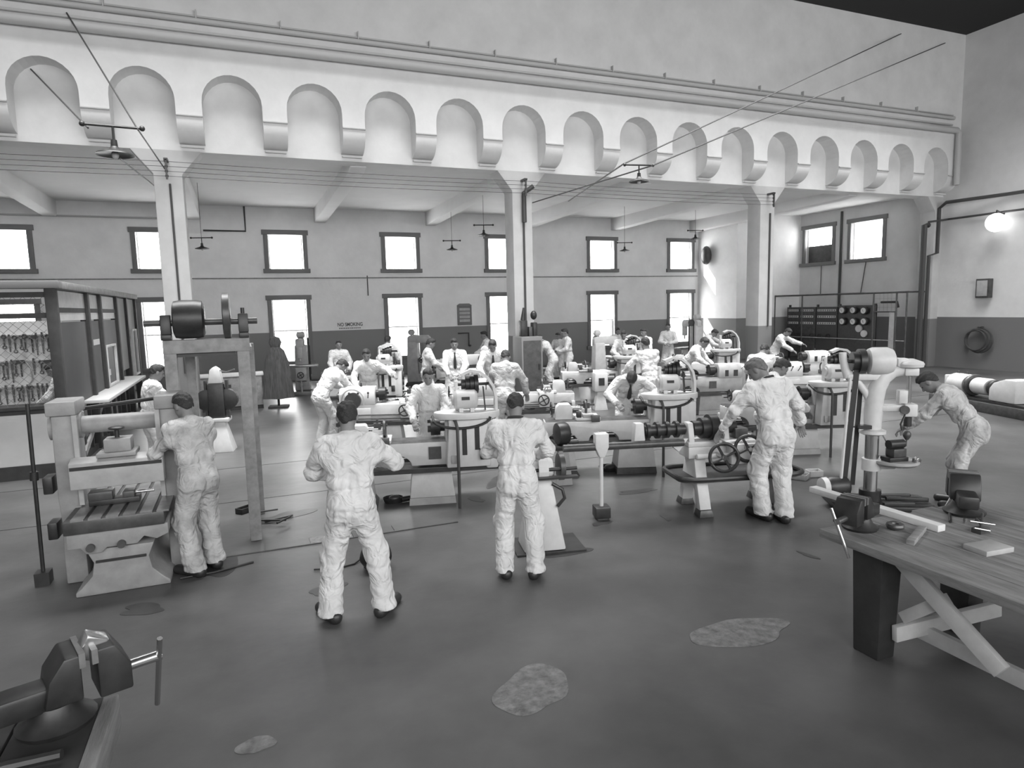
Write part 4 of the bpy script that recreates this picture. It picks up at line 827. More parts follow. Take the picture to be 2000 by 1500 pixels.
# ------------------------------------------------------------------ wall and column fittings
def col_fit():
    y = YC-.02
    t = thing('control_cabinet', 'dark grey floor cabinet against the middle column with switchgear on top', 'cabinet', (6.98, 15.86, 0)); MB().box(-.33, .27, -.3, .3, 0, 1.72).build('case', M_frame, t, bevel=0.015); MB().box(-.28, .22, -.31, -.3, .1, 1.62).build('door', M_iron, t); MB().box(.14, .18, -.335, -.31, .85, 1.0).build('handle', M_dark, t)
    s = thing('switchgear', 'dark knobbly switchgear standing on the column cabinet', 'switchgear', (6.98, 15.9, 1.72)); MB().box(-.22, -.04, -.1, .1, 0, .42).build('starter_box', M_dark, s, bevel=0.02); MB().box(.0, .1, -.1, .08, 0, .25).build('fuse_box', M_iron, s, bevel=0.01); MB().box(.12, .24, -.1, .1, 0, .36).build('starter_box', M_dark, s, bevel=0.02)
    MB().cyl((-.14, 0, .42), (-.1, 0, .75), .06, .03).build('insulator', M_dark, s); MB().ell((.18, 0, .55), (.09, .08, .12)).build('insulator', M_dark, s)
    def fit(nm, pts, r, lb, m=M_conduit, cat='conduit'): return tag(MB().tube(pts, r, 8).build(nm, m), lb, cat)
    fit('conduit', [(7.05, YC-.03, 1.75), (7.05, YC-.03, 4.95), (7.05, YC-.06, 5.1)], .028, 'thin dark conduit running up the front of the middle column')
    fit('cable_trunk', [(7.05, YC-.08, 4.7), (7.05, YC-.08, 5.45), (7.3, YC-.12, 5.62)], .065, 'thick black bent cable trunk near the top of the middle column')
    fit('conduit', [(-1.22, YC-.03, 1.2), (-1.22, YC-.03, 5.3)], .022, 'thin dark conduit running up the left column')
    fit('conduit', [(15.4, YC-.03, 1.7), (15.4, YC-.03, 5.2)], .028, 'thin dark conduit running up the column beside the switchboard')
    fit('down_pipe', [(22.3, YC-.08, 0), (22.3, YC-.08, 5.0), (22.5, YC-.08, 5.0)], .09, 'thick dark pipe left of the end pilaster', M_conduit, 'pipe')
    fit('down_pipe', [(22.62, YC-.06, 0), (22.62, YC-.06, 3.95), (23.05, YC-.06, 4.05), (23.05, YC-.06, 5.6), (22.9, YC-.4, 5.75), (XW-.1, 14, 5.75), (XW-.1, 2, 5.75)], .06, 'cranked dark pipe crossing the end pilaster to the right wall', M_conduit, 'pipe')
    fit('down_pipe', [(XW-.1, 12.0, 5.2), (XW-.1, YC-.3, 5.2), (22.4, YC-.15, 5.1)], .035, 'thin pipe below the cranked pipe on the right wall', M_conduit, 'pipe')
    fit('wall_conduit', [(XW-.04, 20.42, 2.2), (XW-.04, 20.42, 6.1)], .05, 'thick dark conduit between the two right wall windows')
    fit('wall_conduit', [(XW-.03, 21.4, 2.7), (XW-.03, 21.4, 4.0)], .015, 'thin wire below the half-boarded right wall window'); fit('wall_conduit', [(XW-.03, 19.4, 2.7), (XW-.03, 19.2, 4.0)], .015, 'thin slanting wire below the clear right wall window')
    fit('wall_conduit', [(-9, YB-.04, 5.72), (-1.7, YB-.04, 5.72)], .03, 'pale horizontal conduit high on the back wall at left', M_pipe); fit('wall_conduit', [(-1.0, YB-.04, 5.35), (.35, YB-.04, 5.35), (.35, YB-.04, 6.2)], .03, 'dark elbow conduit on the back wall right of the left column')
    fit('wall_conduit', [(4.5, YB-.03, 3.05), (4.5, YB-.03, 3.8)], .018, 'short vertical wire on the back wall left of the second window')
    fit('wall_rail', [(XL, YB-.03, 3.72), (19.7, YB-.03, 3.72)], .02, 'thin rail running along the back wall between the window rows', M_frosty, 'rail')
    n = thing('notice_board', 'dark framed notice board on the back wall', 'notice board', (8.3, YB, 0)); MB().box(-.3, .3, -.05, 0, 1.82, 2.6).build('board', M_frame, n, bevel=0.01); MB().prism([(-.32, 2.6), (.32, 2.6), (.2, 2.68), (-.2, 2.68)], 'xz', -.06, 0).build('crown', M_frame, n)
    for k in range(4): MB().box(-.22, .22, -.056, -.05, 1.95+.15*k, 2.05+.15*k).build('notice', M_grey, n)
    w = thing('wall_tap', 'small dark pipe tap on the dado below the notice board', 'tap', (8.35, YB, 1.2)); MB().tube([(-.35, -.04, .3), (.1, -.04, .3), (.1, -.04, -.2)], .03).build('pipe', M_iron, w); MB().cyl((.1, -.05, -.2), (.1, -.2, -.2), .04).build('spout', M_dark, w)
    l = thing('corner_speaker', 'dark rounded lamp housing on the wall in the sunlit far corner', 'lamp', (19.75, 24.4, 4.6)); MB().ell((-.18, 0, 0), (.2, .28, .42)).build('housing', M_iron, l); MB().box(-.05, 0, -.08, .08, -.15, .15).build('bracket', M_dark, l)
    # painted notice
    sg = thing('wall_sign', 'NO SMOKING lettering painted on the back wall above the dado', 'sign', (3.78, YB, 0))
    for tx, z, s in (('NO SMOKING', 1.93, .16), ('ROYAL SCHOOL', 1.81, .085)):
        if tx != 'NO SMOKING': continue
        c = bpy.data.curves.new('lettering', 'FONT'); c.body = tx; c.size = s; c.align_x = 'CENTER'; c.extrude = .002; c.offset = .004; c.materials.append(M_print)
        o = bpy.data.objects.new('lettering', c); COL.objects.link(o)
        dg = bpy.context.evaluated_depsgraph_get(); me = bpy.data.meshes.new_from_object(o.evaluated_get(dg)); bpy.data.objects.remove(o)
        o = bpy.data.objects.new('lettering', me); COL.objects.link(o); o.parent = sg; o.location = (0, -.004, z); o.rotation_euler = (PI/2, 0, 0); o.scale = (.92, 1.15, 1)
    rnd = random.Random(5); x = -.41
    for k in range(14):   # the small second line, too blurred to read
        w_ = rnd.uniform(.035, .06); MB().box(x, x+w_*.7, -.004, 0, 1.83, 1.875).build('blurred_letter', M_print, sg); x += w_+.008
        if x > .4: break
    g = thing('globe_lamp', 'lit white globe lamp on the right wall', 'lamp', (XW, 14.15, 4.86)); MB().ell((-.35, 0, 0), .3, 24, 14).build('globe', M_globe, g); MB().cyl((-.1, 0, .3), (0, 0, .3), .05).build('bracket', M_dark, g); MB().tube([(-.05, 0, .3), (-.35, 0, .38), (-.35, 0, .28)], .025).build('arm', M_dark, g)
col_fit()
# ------------------------------------------------------------------ hanging lamps and wires
def lamp(label, loc, rz, s=1.0, bar=True, cord=False):
    t = thing('pendant_lamp', label, 'lamp', loc, rz, 'pendant lamps')
    MB().revolve([(.05*s, .16*s), (.09*s, .1*s), (.3*s, .02*s), (.31*s, 0), (.28*s, .015*s), (.06*s, .06*s)], (0, 0, 0), (0, 0, 1), 26).build('shade', M_dark, t); MB().cyl((0, 0, .14*s), (0, 0, .26*s), .06*s, .05*s).build('socket', M_dark, t)
    MB().ell((0, 0, .0), (.06*s, .06*s, .08*s)).build('bulb', M_grey, t); MB().cyl((0, 0, .24*s), (0, 0, .5*s), .022*s, n=8).build('stem', M_dark, t)
    if cord: MB().cyl((0, 0, .5*s), (0, 0, 6.2-loc[2]), .006, n=6).build('cord', M_conduit, t)
    if bar: MB().cyl((-.48*s, 0, .5*s), (.48*s, 0, .5*s), .025*s, n=8).build('cross_bar', M_dark, t); [MB().ell((x*s, 0, .5*s), .05*s, 10, 6).build('insulator', M_dark, t) for x in (-.46, .46)]
def wire(nm, a, b, lb, sag=0.0, r=.015, grp=None):
    a, b = Vector(a), Vector(b); n = 12
    return tag(MB().tube([a.lerp(b, i/n)-V(0, 0, sag*4*(i/n)*(1-i/n)) for i in range(n+1)], r, 6).build(nm, M_conduit), lb, 'wire', grp)
lamp('large enamel pendant lamp hung from wires in front of the left column', tuple(at(225, 303, y=13.2)), R(4), .95)
lamp('large enamel pendant lamp hung from two wires right of the middle column', tuple(at(1248, 355, y=11.0)), R(-12), .62)
for px, py, y, lb in ((395, 486, 21.0, 'small pendant lamp near the left column under the low ceiling'), (883, 488, 22.0, 'small pendant lamp left of the window next to the middle column'), (945, 460, 19.0, 'small pendant lamp above the window next to the middle column'), (1220, 490, 22.0, 'small pendant lamp between the two right back windows'), (1358, 467, 20.0, 'small pendant lamp near the sunlit far corner')):
    lamp(lb, tuple(at(px, py, y=y)), R(-15), .62, cord=True)
w0 = at(1218, 320, y=11.1); w1 = at(1275, 323, y=10.9)
wire('lamp_wire', at(1110, 393, y=16.1), w0, 'upper suspension wire from the middle column to the right pendant lamp'); wire('lamp_wire', w0, at(1760, 66, y=15.66), 'upper suspension wire rising from the right pendant lamp to the high wall'); wire('lamp_wire', at(1040, 396, y=16.1), w1, 'lower suspension wire from the middle column to the right pendant lamp'); wire('lamp_wire', w1, at(1846, 84, y=15.66), 'lower suspension wire rising from the right pendant lamp to the high wall')
wire('lamp_wire', at(172, 250, y=13.2), at(60, 135, y=16.18), 'suspension wire rising left from the left pendant lamp'); wire('lamp_wire', at(270, 254, y=13.2), at(130, 25, y=15.66), 'long suspension wire rising from the left pendant lamp to the high wall', r=.016); wire('lamp_wire', at(270, 254, y=13.2), at(322, 330, y=16.1), 'suspension wire from the left pendant lamp to the left column'); wire('lamp_wire', at(235, 310, y=13.2), at(300, 362, y=16.1), 'slack feed wire below the left pendant lamp')
for k in range(4):
    z = 5.72-.1*k; y = YC-.25
    for i, (x0, x1, wh) in enumerate(((XL, -1.25, 'left of the left column'), (-1.25, 7.03, 'between the left and middle columns'), (7.03, 15.31, 'between the middle column and the dado-painted column'))):
        wire('bus_wire', (x0, y, z), (x1, y, z), '%s of four bare wires strung %s' % (('topmost', 'second from top', 'third from top', 'lowest')[k], wh), .04, .006, 'bare wires along the arcade beam')
for x, nm in ((-1.25, 'left'), (7.03, 'middle'), (15.31, 'dado-painted')):
    t = thing('insulator_rack', 'iron rack of insulators on the %s column' % nm, 'insulator', (x, YC, 0)); MB().box(-.04, .04, -.28, 0, 5.74, 5.79).build('bracket', M_iron, t); MB().box(-.02, .02, -.28, -.24, 5.35, 5.76).build('hanger', M_iron, t)
    for k in range(4): MB().ell((0, -.25, 5.72-.1*k), (.035, .035, .04), 10, 6).build('insulator', M_dark, t)
# ------------------------------------------------------------------ loose things on the floor
q = at(545, 786, z=0)
t = thing('draped_coat', 'dark coat hanging on a stand beside the left tall window', 'coat', (.78, 18.3, 0), R(-10))
mb = MB(); vs = []; fs = []; n = 24; prof = [(.02, 1.88), (.12, 1.84), (.16, 1.72), (.12, 1.6), (.2, 1.5), (.28, 1.2), (.32, .8), (.36, .4), (.38, .25)]
for j, (r, z) in enumerate(prof):
    for i in range(n): a = 2*PI*i/n; rr = r*(1+.14*math.sin(5*a+j*.3)*min(1, j/5)); vs.append((rr*math.cos(a), .7*rr*math.sin(a), z))
for j in range(len(prof)-1):
    for i in range(n): fs.append((j*n+i, j*n+(i+1) % n, (j+1)*n+(i+1) % n, (j+1)*n+i))
fs.append(tuple(range(n))); mb.add(vs, fs); mb.build('coat_cloth', mat('dark_coat_cloth', .07, .95, var=.4, scale=5, stretch=(6, 6, .6)), t); MB().cyl((0, 0, 0), (0, 0, .3), .03).build('stand_pole', M_dwood, t); MB().box(-.25, .25, -.2, .2, 0, .05).build('stand_foot', M_dwood, t, bevel=0.01)
t = thing('side_bench', 'low pale bench standing left of the draped coat', 'bench', (-.35, 18.6, 0)); MB().box(-.9, .8, -.3, .3, .88, .94).build('top', M_lwood, t, bevel=0.005); MB().box(-.8, .75, -.27, .27, .1, .88).build('cupboard', M_frosty, t, bevel=0.005); MB().box(-.3, .0, -.285, -.27, .6, .68).build('drawer_pull', M_dark, t); MB().box(-.8, .75, -.25, .25, 0, .1).build('plinth', M_dwood, t)
q = at(1392, 806, z=0); t = thing('spare_motor', 'dark ribbed motor lying on the floor beyond the cone pulley lathe', 'motor', (q.x, q.y, 0), R(-25)); MB().revolve([(.08, -.2), (.15, -.18), (.16, -.14), (.16, .14), (.15, .18), (.06, .2)], (0, 0, .19), (1, 0, 0), 20).build('casing', M_dark, t); MB().box(-.15, .15, -.13, .13, 0, .05).build('foot', M_dark, t, bevel=0.01); MB().cyl((-.28, 0, .19), (-.2, 0, .19), .03).build('shaft', M_steel, t)
[MB().torus((x, 0, .19), (1, 0, 0), .16, .008, 20, 5).build('rib', M_iron, t) for x in (-.1, -.03, .04, .11)]
def pan(label, px, py, r, nm='oil_pan'):
    q = at(px, py, z=0); t = thing(nm, label, 'pan', (q.x, q.y, 0)); MB().revolve([(r*.85, 0), (r, .06), (r*1.02, .06), (r*.9, .02), (.001, .02)], (0, 0, 0), (0, 0, 1), 22).build('bowl', M_dark, t); MB().ell((.02, 0, .05), (r*.6, r*.5, .04)).build('oily_waste', M_iron, t)
pan('round black pan on the floor left of the bright cabinet leg', 768, 980, .13); pan('small black pan with parts on the floor behind the pole stand', 1190, 918, .16)
for i, (px, py, nm, lb, sz) in enumerate([(798, 980, 'pipe_fitting', 'shiny dark pipe fitting beside the round black pan', (.12, .05, .05)), (480, 1000, 'iron_box', 'dark iron box lying beside the timber frame post', (.11, .06, .07)), (1225, 905, 'casting', 'lumpy dark casting between pole stand and cabinet leg', (.12, .1, .12)), (1560, 935, 'metal_box', 'open grey box on the floor right of the man at the handwheels', (.12, .09, .08)), (1590, 930, 'metal_box', 'pale box on the floor left of the drill press motor', (.1, .08, .09)), (735, 1110, 'floor_motor', 'black motor on the floor beyond the widest-standing man', (.12, .1, .12)), (1630, 975, 'iron_lump', 'dark lump on the floor left of the drill press foot', (.08, .06, .03))]):
    q = at(px, py, z=0); mb = MB()
    if nm == 'floor_motor': mb.revolve([(.05, -.14), (.1, -.12), (.11, -.08), (.11, .08), (.09, .12), (.03, .16)], (0, 0, .13), (1, 0, 0), 18); mb.box(-.08, .08, -.1, .1, 0, .04)
    elif nm in ('pipe_fitting',): mb.tube([(-.1, 0, .04), (0, .03, .04), (.08, 0, .05), (.11, -.06, .05)], .035, 10)
    elif 'box' in nm: mb.box(-sz[0], sz[0], -sz[1], sz[1], 0, .015); [mb.box(*w) for w in ((-sz[0], -sz[0]+.012, -sz[1], sz[1], 0, sz[2]), (sz[0]-.012, sz[0], -sz[1], sz[1], 0, sz[2]), (-sz[0], sz[0], -sz[1], -sz[1]+.012, 0, sz[2]), (-sz[0], sz[0], sz[1]-.012, sz[1], 0, sz[2]))]
    else: mb.ell((0, 0, sz[2]*.6), (sz[0], sz[1], sz[2]*.6)); mb.ell((sz[0]*.6, sz[1]*.4, sz[2]*.5), (sz[0]*.5, sz[1]*.5, sz[2]*.5)); mb.cyl((0, 0, sz[2]*.6), (-sz[0]*1.2, 0, sz[2]*.6), sz[2]*.3)
    o = mb.build(nm, [M_dark, M_dark, M_dark, M_grey, M_cream, M_dark, M_dark][i], bevel=0.004 if 'box' in nm else 0, loc=(q.x, q.y, 0)); o.rotation_euler = (0, 0, i*.7); tag(o, lb, 'box' if 'box' in nm else 'part')
for i, (px, py, a, ln) in enumerate([(545, 1015, 20, .35), (535, 1022, -25, .3), (555, 1025, 50, .25), (525, 1010, 5, .22)]):
    q = at(px, py, z=0); o = MB().cyl((-ln/2, 0, .014), (ln/2, 0, .014), .012, n=8).build('scrap_rod', M_dark, loc=(q.x, q.y, 0.003+.022*i)); o.rotation_euler = (0, 0, R(a)); tag(o, ('longest thin scrap rod in the heap right of the timber frame', 'nearest slanting scrap rod in the heap by the timber frame', 'rightmost steep scrap rod in the heap by the timber frame', 'short scrap rod at the back of the heap by the timber frame')[i], 'rod', 'scrap rods in the heap')
q = at(420, 1120, z=0); tag(MB().tube([(q.x-.3, q.y-.02, .012), (q.x, q.y, .012), (q.x+.35, q.y+.12, .012)], .01, 6).build('floor_cable', M_dark), 'thin cable on the floor behind the planer man', 'cable')
q = at(660, 1110, z=0); tag(MB().tube([(q.x-.22, q.y+.05, .01), (q.x, q.y-.02, .01), (q.x+.16, q.y+.02, .01), (q.x+.28, q.y+.12, .03)], .008, 6).build('floor_cable', M_dark), 'thin cable on the floor leading to the black motor', 'cable')
# ------------------------------------------------------------------ people: smooth bodies grown from a skeleton
def smin(a, b, k): h = np.clip(.5+.5*(b-a)/k, 0, 1); return b*(1-h)+a*h-k*h*(1-h)
def d_cone(P, a, b, ra, rb):
    a = np.asarray(a, float); b = np.asarray(b, float); ba = b-a; L2 = max(ba.dot(ba), 1e-9); t = np.clip(((P-a)@ba)/L2, 0, 1)
    return np.linalg.norm(P-a-t[..., None]*ba, axis=-1)-(ra+(rb-ra)*t)
def d_ell(P, c, r, Rm=None):
    q = P-np.asarray(c, float); q = q@Rm if Rm is not None else q
    r = np.asarray(r, float); k0 = np.linalg.norm(q/r, axis=-1); k1 = np.linalg.norm(q/(r*r), axis=-1)+1e-9
    return k0*(k0-1)/k1
def surface(prims, h, k=.03, post=None, cuts=()):
    """prims: ('c',a,b,ra,rb) or ('e',centre,radii,axes), optional leading '-' carves. returns verts, quads"""
    lo = np.full(3, 1e9); hi = -lo
    for p in prims:
        if p[0] == 'c': pts = np.array([p[1], p[2]], float); r = max(p[3], p[4])
        elif p[0] == 'e': pts = np.array([p[1]], float); r = max(p[2])
        else: continue
        lo = np.minimum(lo, pts.min(0)-r); hi = np.maximum(hi, pts.max(0)+r)
    lo -= 3*h; hi += 3*h; n = np.ceil((hi-lo)/h).astype(int)+1
    ax = [lo[i]+h*np.arange(n[i]) for i in range(3)]
    F = np.full(n, .2)
    for p in prims:
        if p[0] in 'cC': pts = np.array([p[1], p[2]], float); r = max(p[3], p[4])
        else: pts = np.array([p[1]], float); r = max(p[2])
        m = r+k+2.5*h
        i0 = np.maximum(((pts.min(0)-m-lo)/h).astype(int), 0); i1 = np.minimum(((pts.max(0)+m-lo)/h).astype(int)+2, n)
        sl = tuple(slice(a, b) for a, b in zip(i0, i1))
        G = np.stack(np.meshgrid(*[ax[i][i0[i]:i1[i]] for i in range(3)], indexing='ij'), -1)
        d = d_cone(G, *p[1:]) if p[0] in 'cC' else d_ell(G, *p[1:])
        F[sl] = smin(F[sl], d, k) if p[0] in 'ce' else -smin(-F[sl], d, k*.6)
    if post is not None or cuts:
        near = np.argwhere(np.abs(F) < .06+2*h); G = lo+h*near
        f = F[tuple(near.T)]
        if post is not None: f = f+post(G)
        for c in cuts: f = np.maximum(f, c(G))
        F[tuple(near.T)] = f
        if cuts:
            inn = np.argwhere(F < -.05)
            if len(inn):
                G = lo+h*inn; f = F[tuple(inn.T)]
                for c in cuts: f = np.maximum(f, c(G))
                F[tuple(inn.T)] = f
    I = F < 0
    cs = [I[a:n[0]-1+a, b:n[1]-1+b, c:n[2]-1+c] for a in (0, 1) for b in (0, 1) for c in (0, 1)]
    tot = sum(c.astype(np.int8) for c in cs); act = (tot > 0) & (tot < 8); cell = np.argwhere(act)
    off = np.array([(a, b, c) for a in (0, 1) for b in (0, 1) for c in (0, 1)])
    val = np.stack([F[tuple((cell+o).T)] for o in off], 1)
    sm = np.zeros((len(cell), 3)); ct = np.zeros(len(cell))
    for i in range(8):
        for j in range(i+1, 8):
            if np.abs(off[i]-off[j]).sum() != 1: continue
            x = (val[:, i] < 0) != (val[:, j] < 0); t = val[:, i]/np.where(x, val[:, i]-val[:, j], 1)
            sm += np.where(x[:, None], off[i]+t[:, None]*(off[j]-off[i]), 0); ct += x
    verts = lo+h*(cell+sm/ct[:, None])
    idx = np.full(act.shape, -1, int); idx[act] = np.arange(len(cell))
    Q = []
    for a in range(3):
        b, c = (a+1) % 3, (a+2) % 3
        sl0 = [slice(1, n[q]-1) for q in range(3)]; sl0[a] = slice(0, n[a]-1); sl1 = list(sl0); sl1[a] = slice(1, n[a])
        A, B = I[tuple(sl0)], I[tuple(sl1)]; e = np.argwhere(A != B); s_ = A[A != B]
        base = e.copy(); base[:, b] += 1; base[:, c] += 1
        def cl(db, dc): q = base.copy(); q[:, b] -= db; q[:, c] -= dc; return idx[tuple(q.T)]
        q = np.stack([cl(1, 1), cl(0, 1), cl(0, 0), cl(1, 0)], 1); q[~s_] = q[~s_][:, ::-1]; Q.append(q)
    Q = np.concatenate(Q); Q = Q[(Q >= 0).all(1)]
    return verts, Q
def mesh_obj(name, parts, mats, parent):
    """parts: list of (verts, quads, material index)"""
    vs = []; fs = []; mi = []; k = 0
    for v, q, m in parts: vs.append(v); fs.append(q+k); mi.append(np.full(len(q), m)); k += len(v)
    vs = np.concatenate(vs); fs = np.concatenate(fs); mi = np.concatenate(mi)
    me = bpy.data.meshes.new(name); me.vertices.add(len(vs)); me.vertices.foreach_set('co', vs.astype(np.float32).ravel())
    me.loops.add(fs.size); me.loops.foreach_set('vertex_index', fs.astype(np.int32).ravel())
    me.polygons.add(len(fs)); me.polygons.foreach_set('loop_start', np.arange(0, fs.size, 4, dtype=np.int32)); me.polygons.foreach_set('material_index', mi.astype(np.int32))
    me.update(calc_edges=True); me.validate(); me.shade_smooth()
    for m in mats: me.materials.append(m)
    o = bpy.data.objects.new(name, me); COL.objects.link(o); o.parent = parent; return o
def ik(a, c, l1, l2, hint):
    a, c, hint = np.array(a, float), np.array(c, float), np.array(hint, float); d = c-a; L = np.linalg.norm(d)
    mx = (l1+l2)*.985
    if L > mx: c = a+d/L*mx; d = c-a; L = mx
    u = d/L; t = (l1*l1-l2*l2+L*L)/(2*L); hgt = math.sqrt(max(l1*l1-t*t, 1e-6)); w = hint-hint.dot(u)*u; w /= np.linalg.norm(w)+1e-9
    return a+u*t+w*hgt, c
def unit(v): v = np.asarray(v, float); return v/np.linalg.norm(v)
def az(px): return 22.22+math.degrees(math.atan((px-1000)/FPX))
PEOPLE = []
def person(label, px, py, phi, H=1.75, lean=0, side=0, pitch=15, yaw=0, hands=((-.15, .35, 1.05), (.15, .35, 1.05)), feet=((-.12, 0), (.12, 0)), lod=2, hair=None, cloth=None, collar=False, tie=False, coat=False, toes=12, elbow=(1, -.5, -.6), curl=45, fat=1.0, seed=0, foot=None):
    s = H/1.75; rnd = np.random.RandomState(seed+11); cloth = cloth or M_cloth; hair = hair or M_hair
    h_c, h_h, h_f = {0: (.0115, .0085, .0058), 1: (.014, .011, .0075), 2: (.019, .014, .010)}[lod]
    la, sa = math.radians(lean), math.radians(side)
    def up(a): return unit((math.sin(sa), math.sin(a), math.cos(a)))
    P = np.array([0, -.16*math.sin(la), .965-.02*math.sin(la)**2])
    u1 = up(la); u2 = up(la*1.12+.05)
    waist = P+u1*.13; chest = P+u1*.33; neck = chest+u2*.175
    r = unit((math.cos(sa), 0, -math.sin(sa))); bk = np.cross(r, u1)  # forward of the trunk
    fw = unit(np.cross(u1, r)); fw = fw if fw[1] > 0 else -fw
    Rt = np.stack([r, fw, u1], 1)
    sh = [chest+u2*.115+r*(.175*k) for k in (-1, 1)]
    pa, ya = math.radians(pitch), math.radians(yaw)
    f = np.array([math.sin(ya)*math.cos(pa), math.cos(ya)*math.cos(pa), -math.sin(pa)]); uh = np.array([math.sin(ya)*math.sin(pa), math.cos(ya)*math.sin(pa), math.cos(pa)]); rh = np.cross(f, uh)
    hc = neck+unit(u2+uh*.8)*.05+uh*.1+f*.02
    Rh = np.stack([rh, f, uh], 1)
    hd = []
    for i, k in enumerate((-1, 1)):
        e, w = ik(sh[i], hands[i], .29, .27, (k*elbow[0], elbow[1], elbow[2])); hd.append((e, w))
    hips = [P+r*(.088*k)-np.array([0, 0, .03]) for k in (-1, 1)]
    lg = []
    for i, k in enumerate((-1, 1)):
        kn, an = ik(hips[i], (feet[i][0], feet[i][1]-.03, .09), .44, .43, (k*.25, 1, 0)); an = np.array([feet[i][0], feet[i][1]-.03, .09]); lg.append((kn, an))
    # ---- overalls
    u0 = up(la*.4); fw0 = unit(np.cross(u0, r)); fw0 = fw0 if fw0[1] > 0 else -fw0; R0 = np.stack([r, fw0, u0], 1)
    pr = [('e', P-u0*.03, (.18*fat, .13*fat, .19), R0), ('e', chest+u1*.02, (.185*fat, .125*fat, .2), Rt), ('e', P-fw0*.035-u0*.07, (.155, .1, .15), R0)]
    for k in (-1, 1):
        pr += [('c', P+r*(.06*k)+u1*.04, chest+r*(.08*k)+u1*.09, .104*fat, .102)]
    pr += [('c', sh[0], sh[1], .07, .07), ('c', chest+u1*.05, neck, .1, .07), ('c', sh[0]-u1*.09, sh[1]-u1*.09, .085, .085)]
    for i in range(2):
        e, w = hd[i]; kn, an = lg[i]; k = (-1, 1)[i]; an2 = an-np.array([0, .02, .05])
        pr += [('c', sh[i], e, .077, .069), ('c', e, w+(e-w)*.1, .067, .053), ('c', hips[i]-u0*.04-r*k*.012, kn, .112*fat, .099), ('c', kn, an2, .097, .092)]
    if coat:
        for k in (-1, 1): pr.append(('c', P+r*(.08*k), P+r*(.1*k)-np.array([0, 0, .42]), .12, .14))
    nD = 10
    D = rnd.normal(size=(nD, 3)); D[:6, 2] *= .35; D[6:, 2] *= 1.2; D /= np.linalg.norm(D, axis=1)[:, None]; D *= rnd.uniform(12, 26, nD)[:, None]; ph = rnd.uniform(0, 6.28, nD); wv = rnd.normal(size=(nD, 3))*7
    am = .015 if lod < 2 else .011
    lowz = .062
    def folds(G):
        w_ = np.sin(G@wv.T+ph[::-1])*.9; cr = (1-np.abs(np.sin((G@D.T+ph+w_)*.5)))**5; n = am*np.minimum((cr*(.6+.4*w_)).sum(1), 1.3)-.006+.003*np.sin(G@D[0]*.7+ph[3])
        q = (G-waist)@u1; on = np.abs((G-waist)@r) < .2
        n += np.where(on, .011*np.exp(-(q+.03)**2/.00016)-.010*np.exp(-(q-.025)**2/.0016), 0)   # waist seam and the cloth bloused above it
        n += np.where(on, .0035*np.sin(((G-waist)@r)*95+3)*np.exp(-(q-.0)**2/.004), 0)
        z = G[:, 2]; n += .0045*np.sin(z*60+5*np.sin(G[:, 0]*9+G[:, 1]*7))*np.exp(-(z-.13)**2/.008)   # trousers breaking over the shoes
        for kn, an in lg: d = np.linalg.norm(G-kn, axis=1); n += .0045*np.sin(((G-kn)@unit((.5, -.5, 1)))*58)*np.exp(-d*d/.014)
        for e, w in hd: d = np.linalg.norm(G-e, axis=1); n += .0055*np.sin(((G-e)@unit(w-e))*72)*np.exp(-d*d/.01)
        bs = P-fw*.09-u1*.14; d = np.linalg.norm((G-bs)*np.array([1, 1, 1.6]), axis=1); n += .005*np.sin(((G-bs)@unit(u1+r*.2))*62)*np.exp(-d*d/.012)   # creases under the seat
        xl = (G-P)@r; yl = (G-P)@fw; ql = (G-P)@u1
        pk = (np.abs(np.abs(xl)-.078) < .05) & (yl < -.05) & (np.abs(ql+.08) < .065); n -= np.where(pk, .007, 0)   # hip pockets
        n += np.where((yl < 0) & (ql > -.2) & (ql < .1), .006*np.exp(-xl**2/.00014), 0)                            # centre back seam
        for e, w in hd: tt = (G-w)@unit(e-w); d = np.linalg.norm(G-w-tt[:, None]*unit(e-w), axis=1); n -= np.where((tt > .0) & (tt < .075) & (d < .09), .006, 0)   # buttoned cuffs
        n -= np.where((z < .11), .004, 0)
        return n
    cv = surface(pr, h_c, .035, folds, [lambda G: lowz-G[:, 2]])
    # ---- head, neck and hands
    def L(x, y, z): return hc+rh*x+f*y+uh*z
    hp = [('e', L(0, -.012, .03), (.074, .094, .092), Rh), ('e', L(0, .022, -.03), (.062, .07, .082), Rh), ('e', L(0, .052, -.088), (.034, .032, .026), Rh), ('c', neck-u2*.06, L(0, -.025, -.05), .06, .054),
          ('c', L(-.028, .078, .028), L(.028, .078, .028), .014, .014), ('c', L(0, .088, .012), L(0, .108, -.024), .009, .0135), ('e', L(0, .083, -.055), (.023, .014, .009), Rh)]
    for k in (-1, 1): hp += [('e', L(.076*k, -.008, -.004), (.011, .021, .032), Rh), ('E', L(.03*k, .1, .008), (.016, .02, .011), Rh)]
    parts = [(*surface(hp, h_h, .016), 0)]
    ey = []
    for k in (-1, 1): ey.append((*surface([('e', L(.03*k, .078, .008), (.012, .012, .009), Rh)], .006, .004), 1))
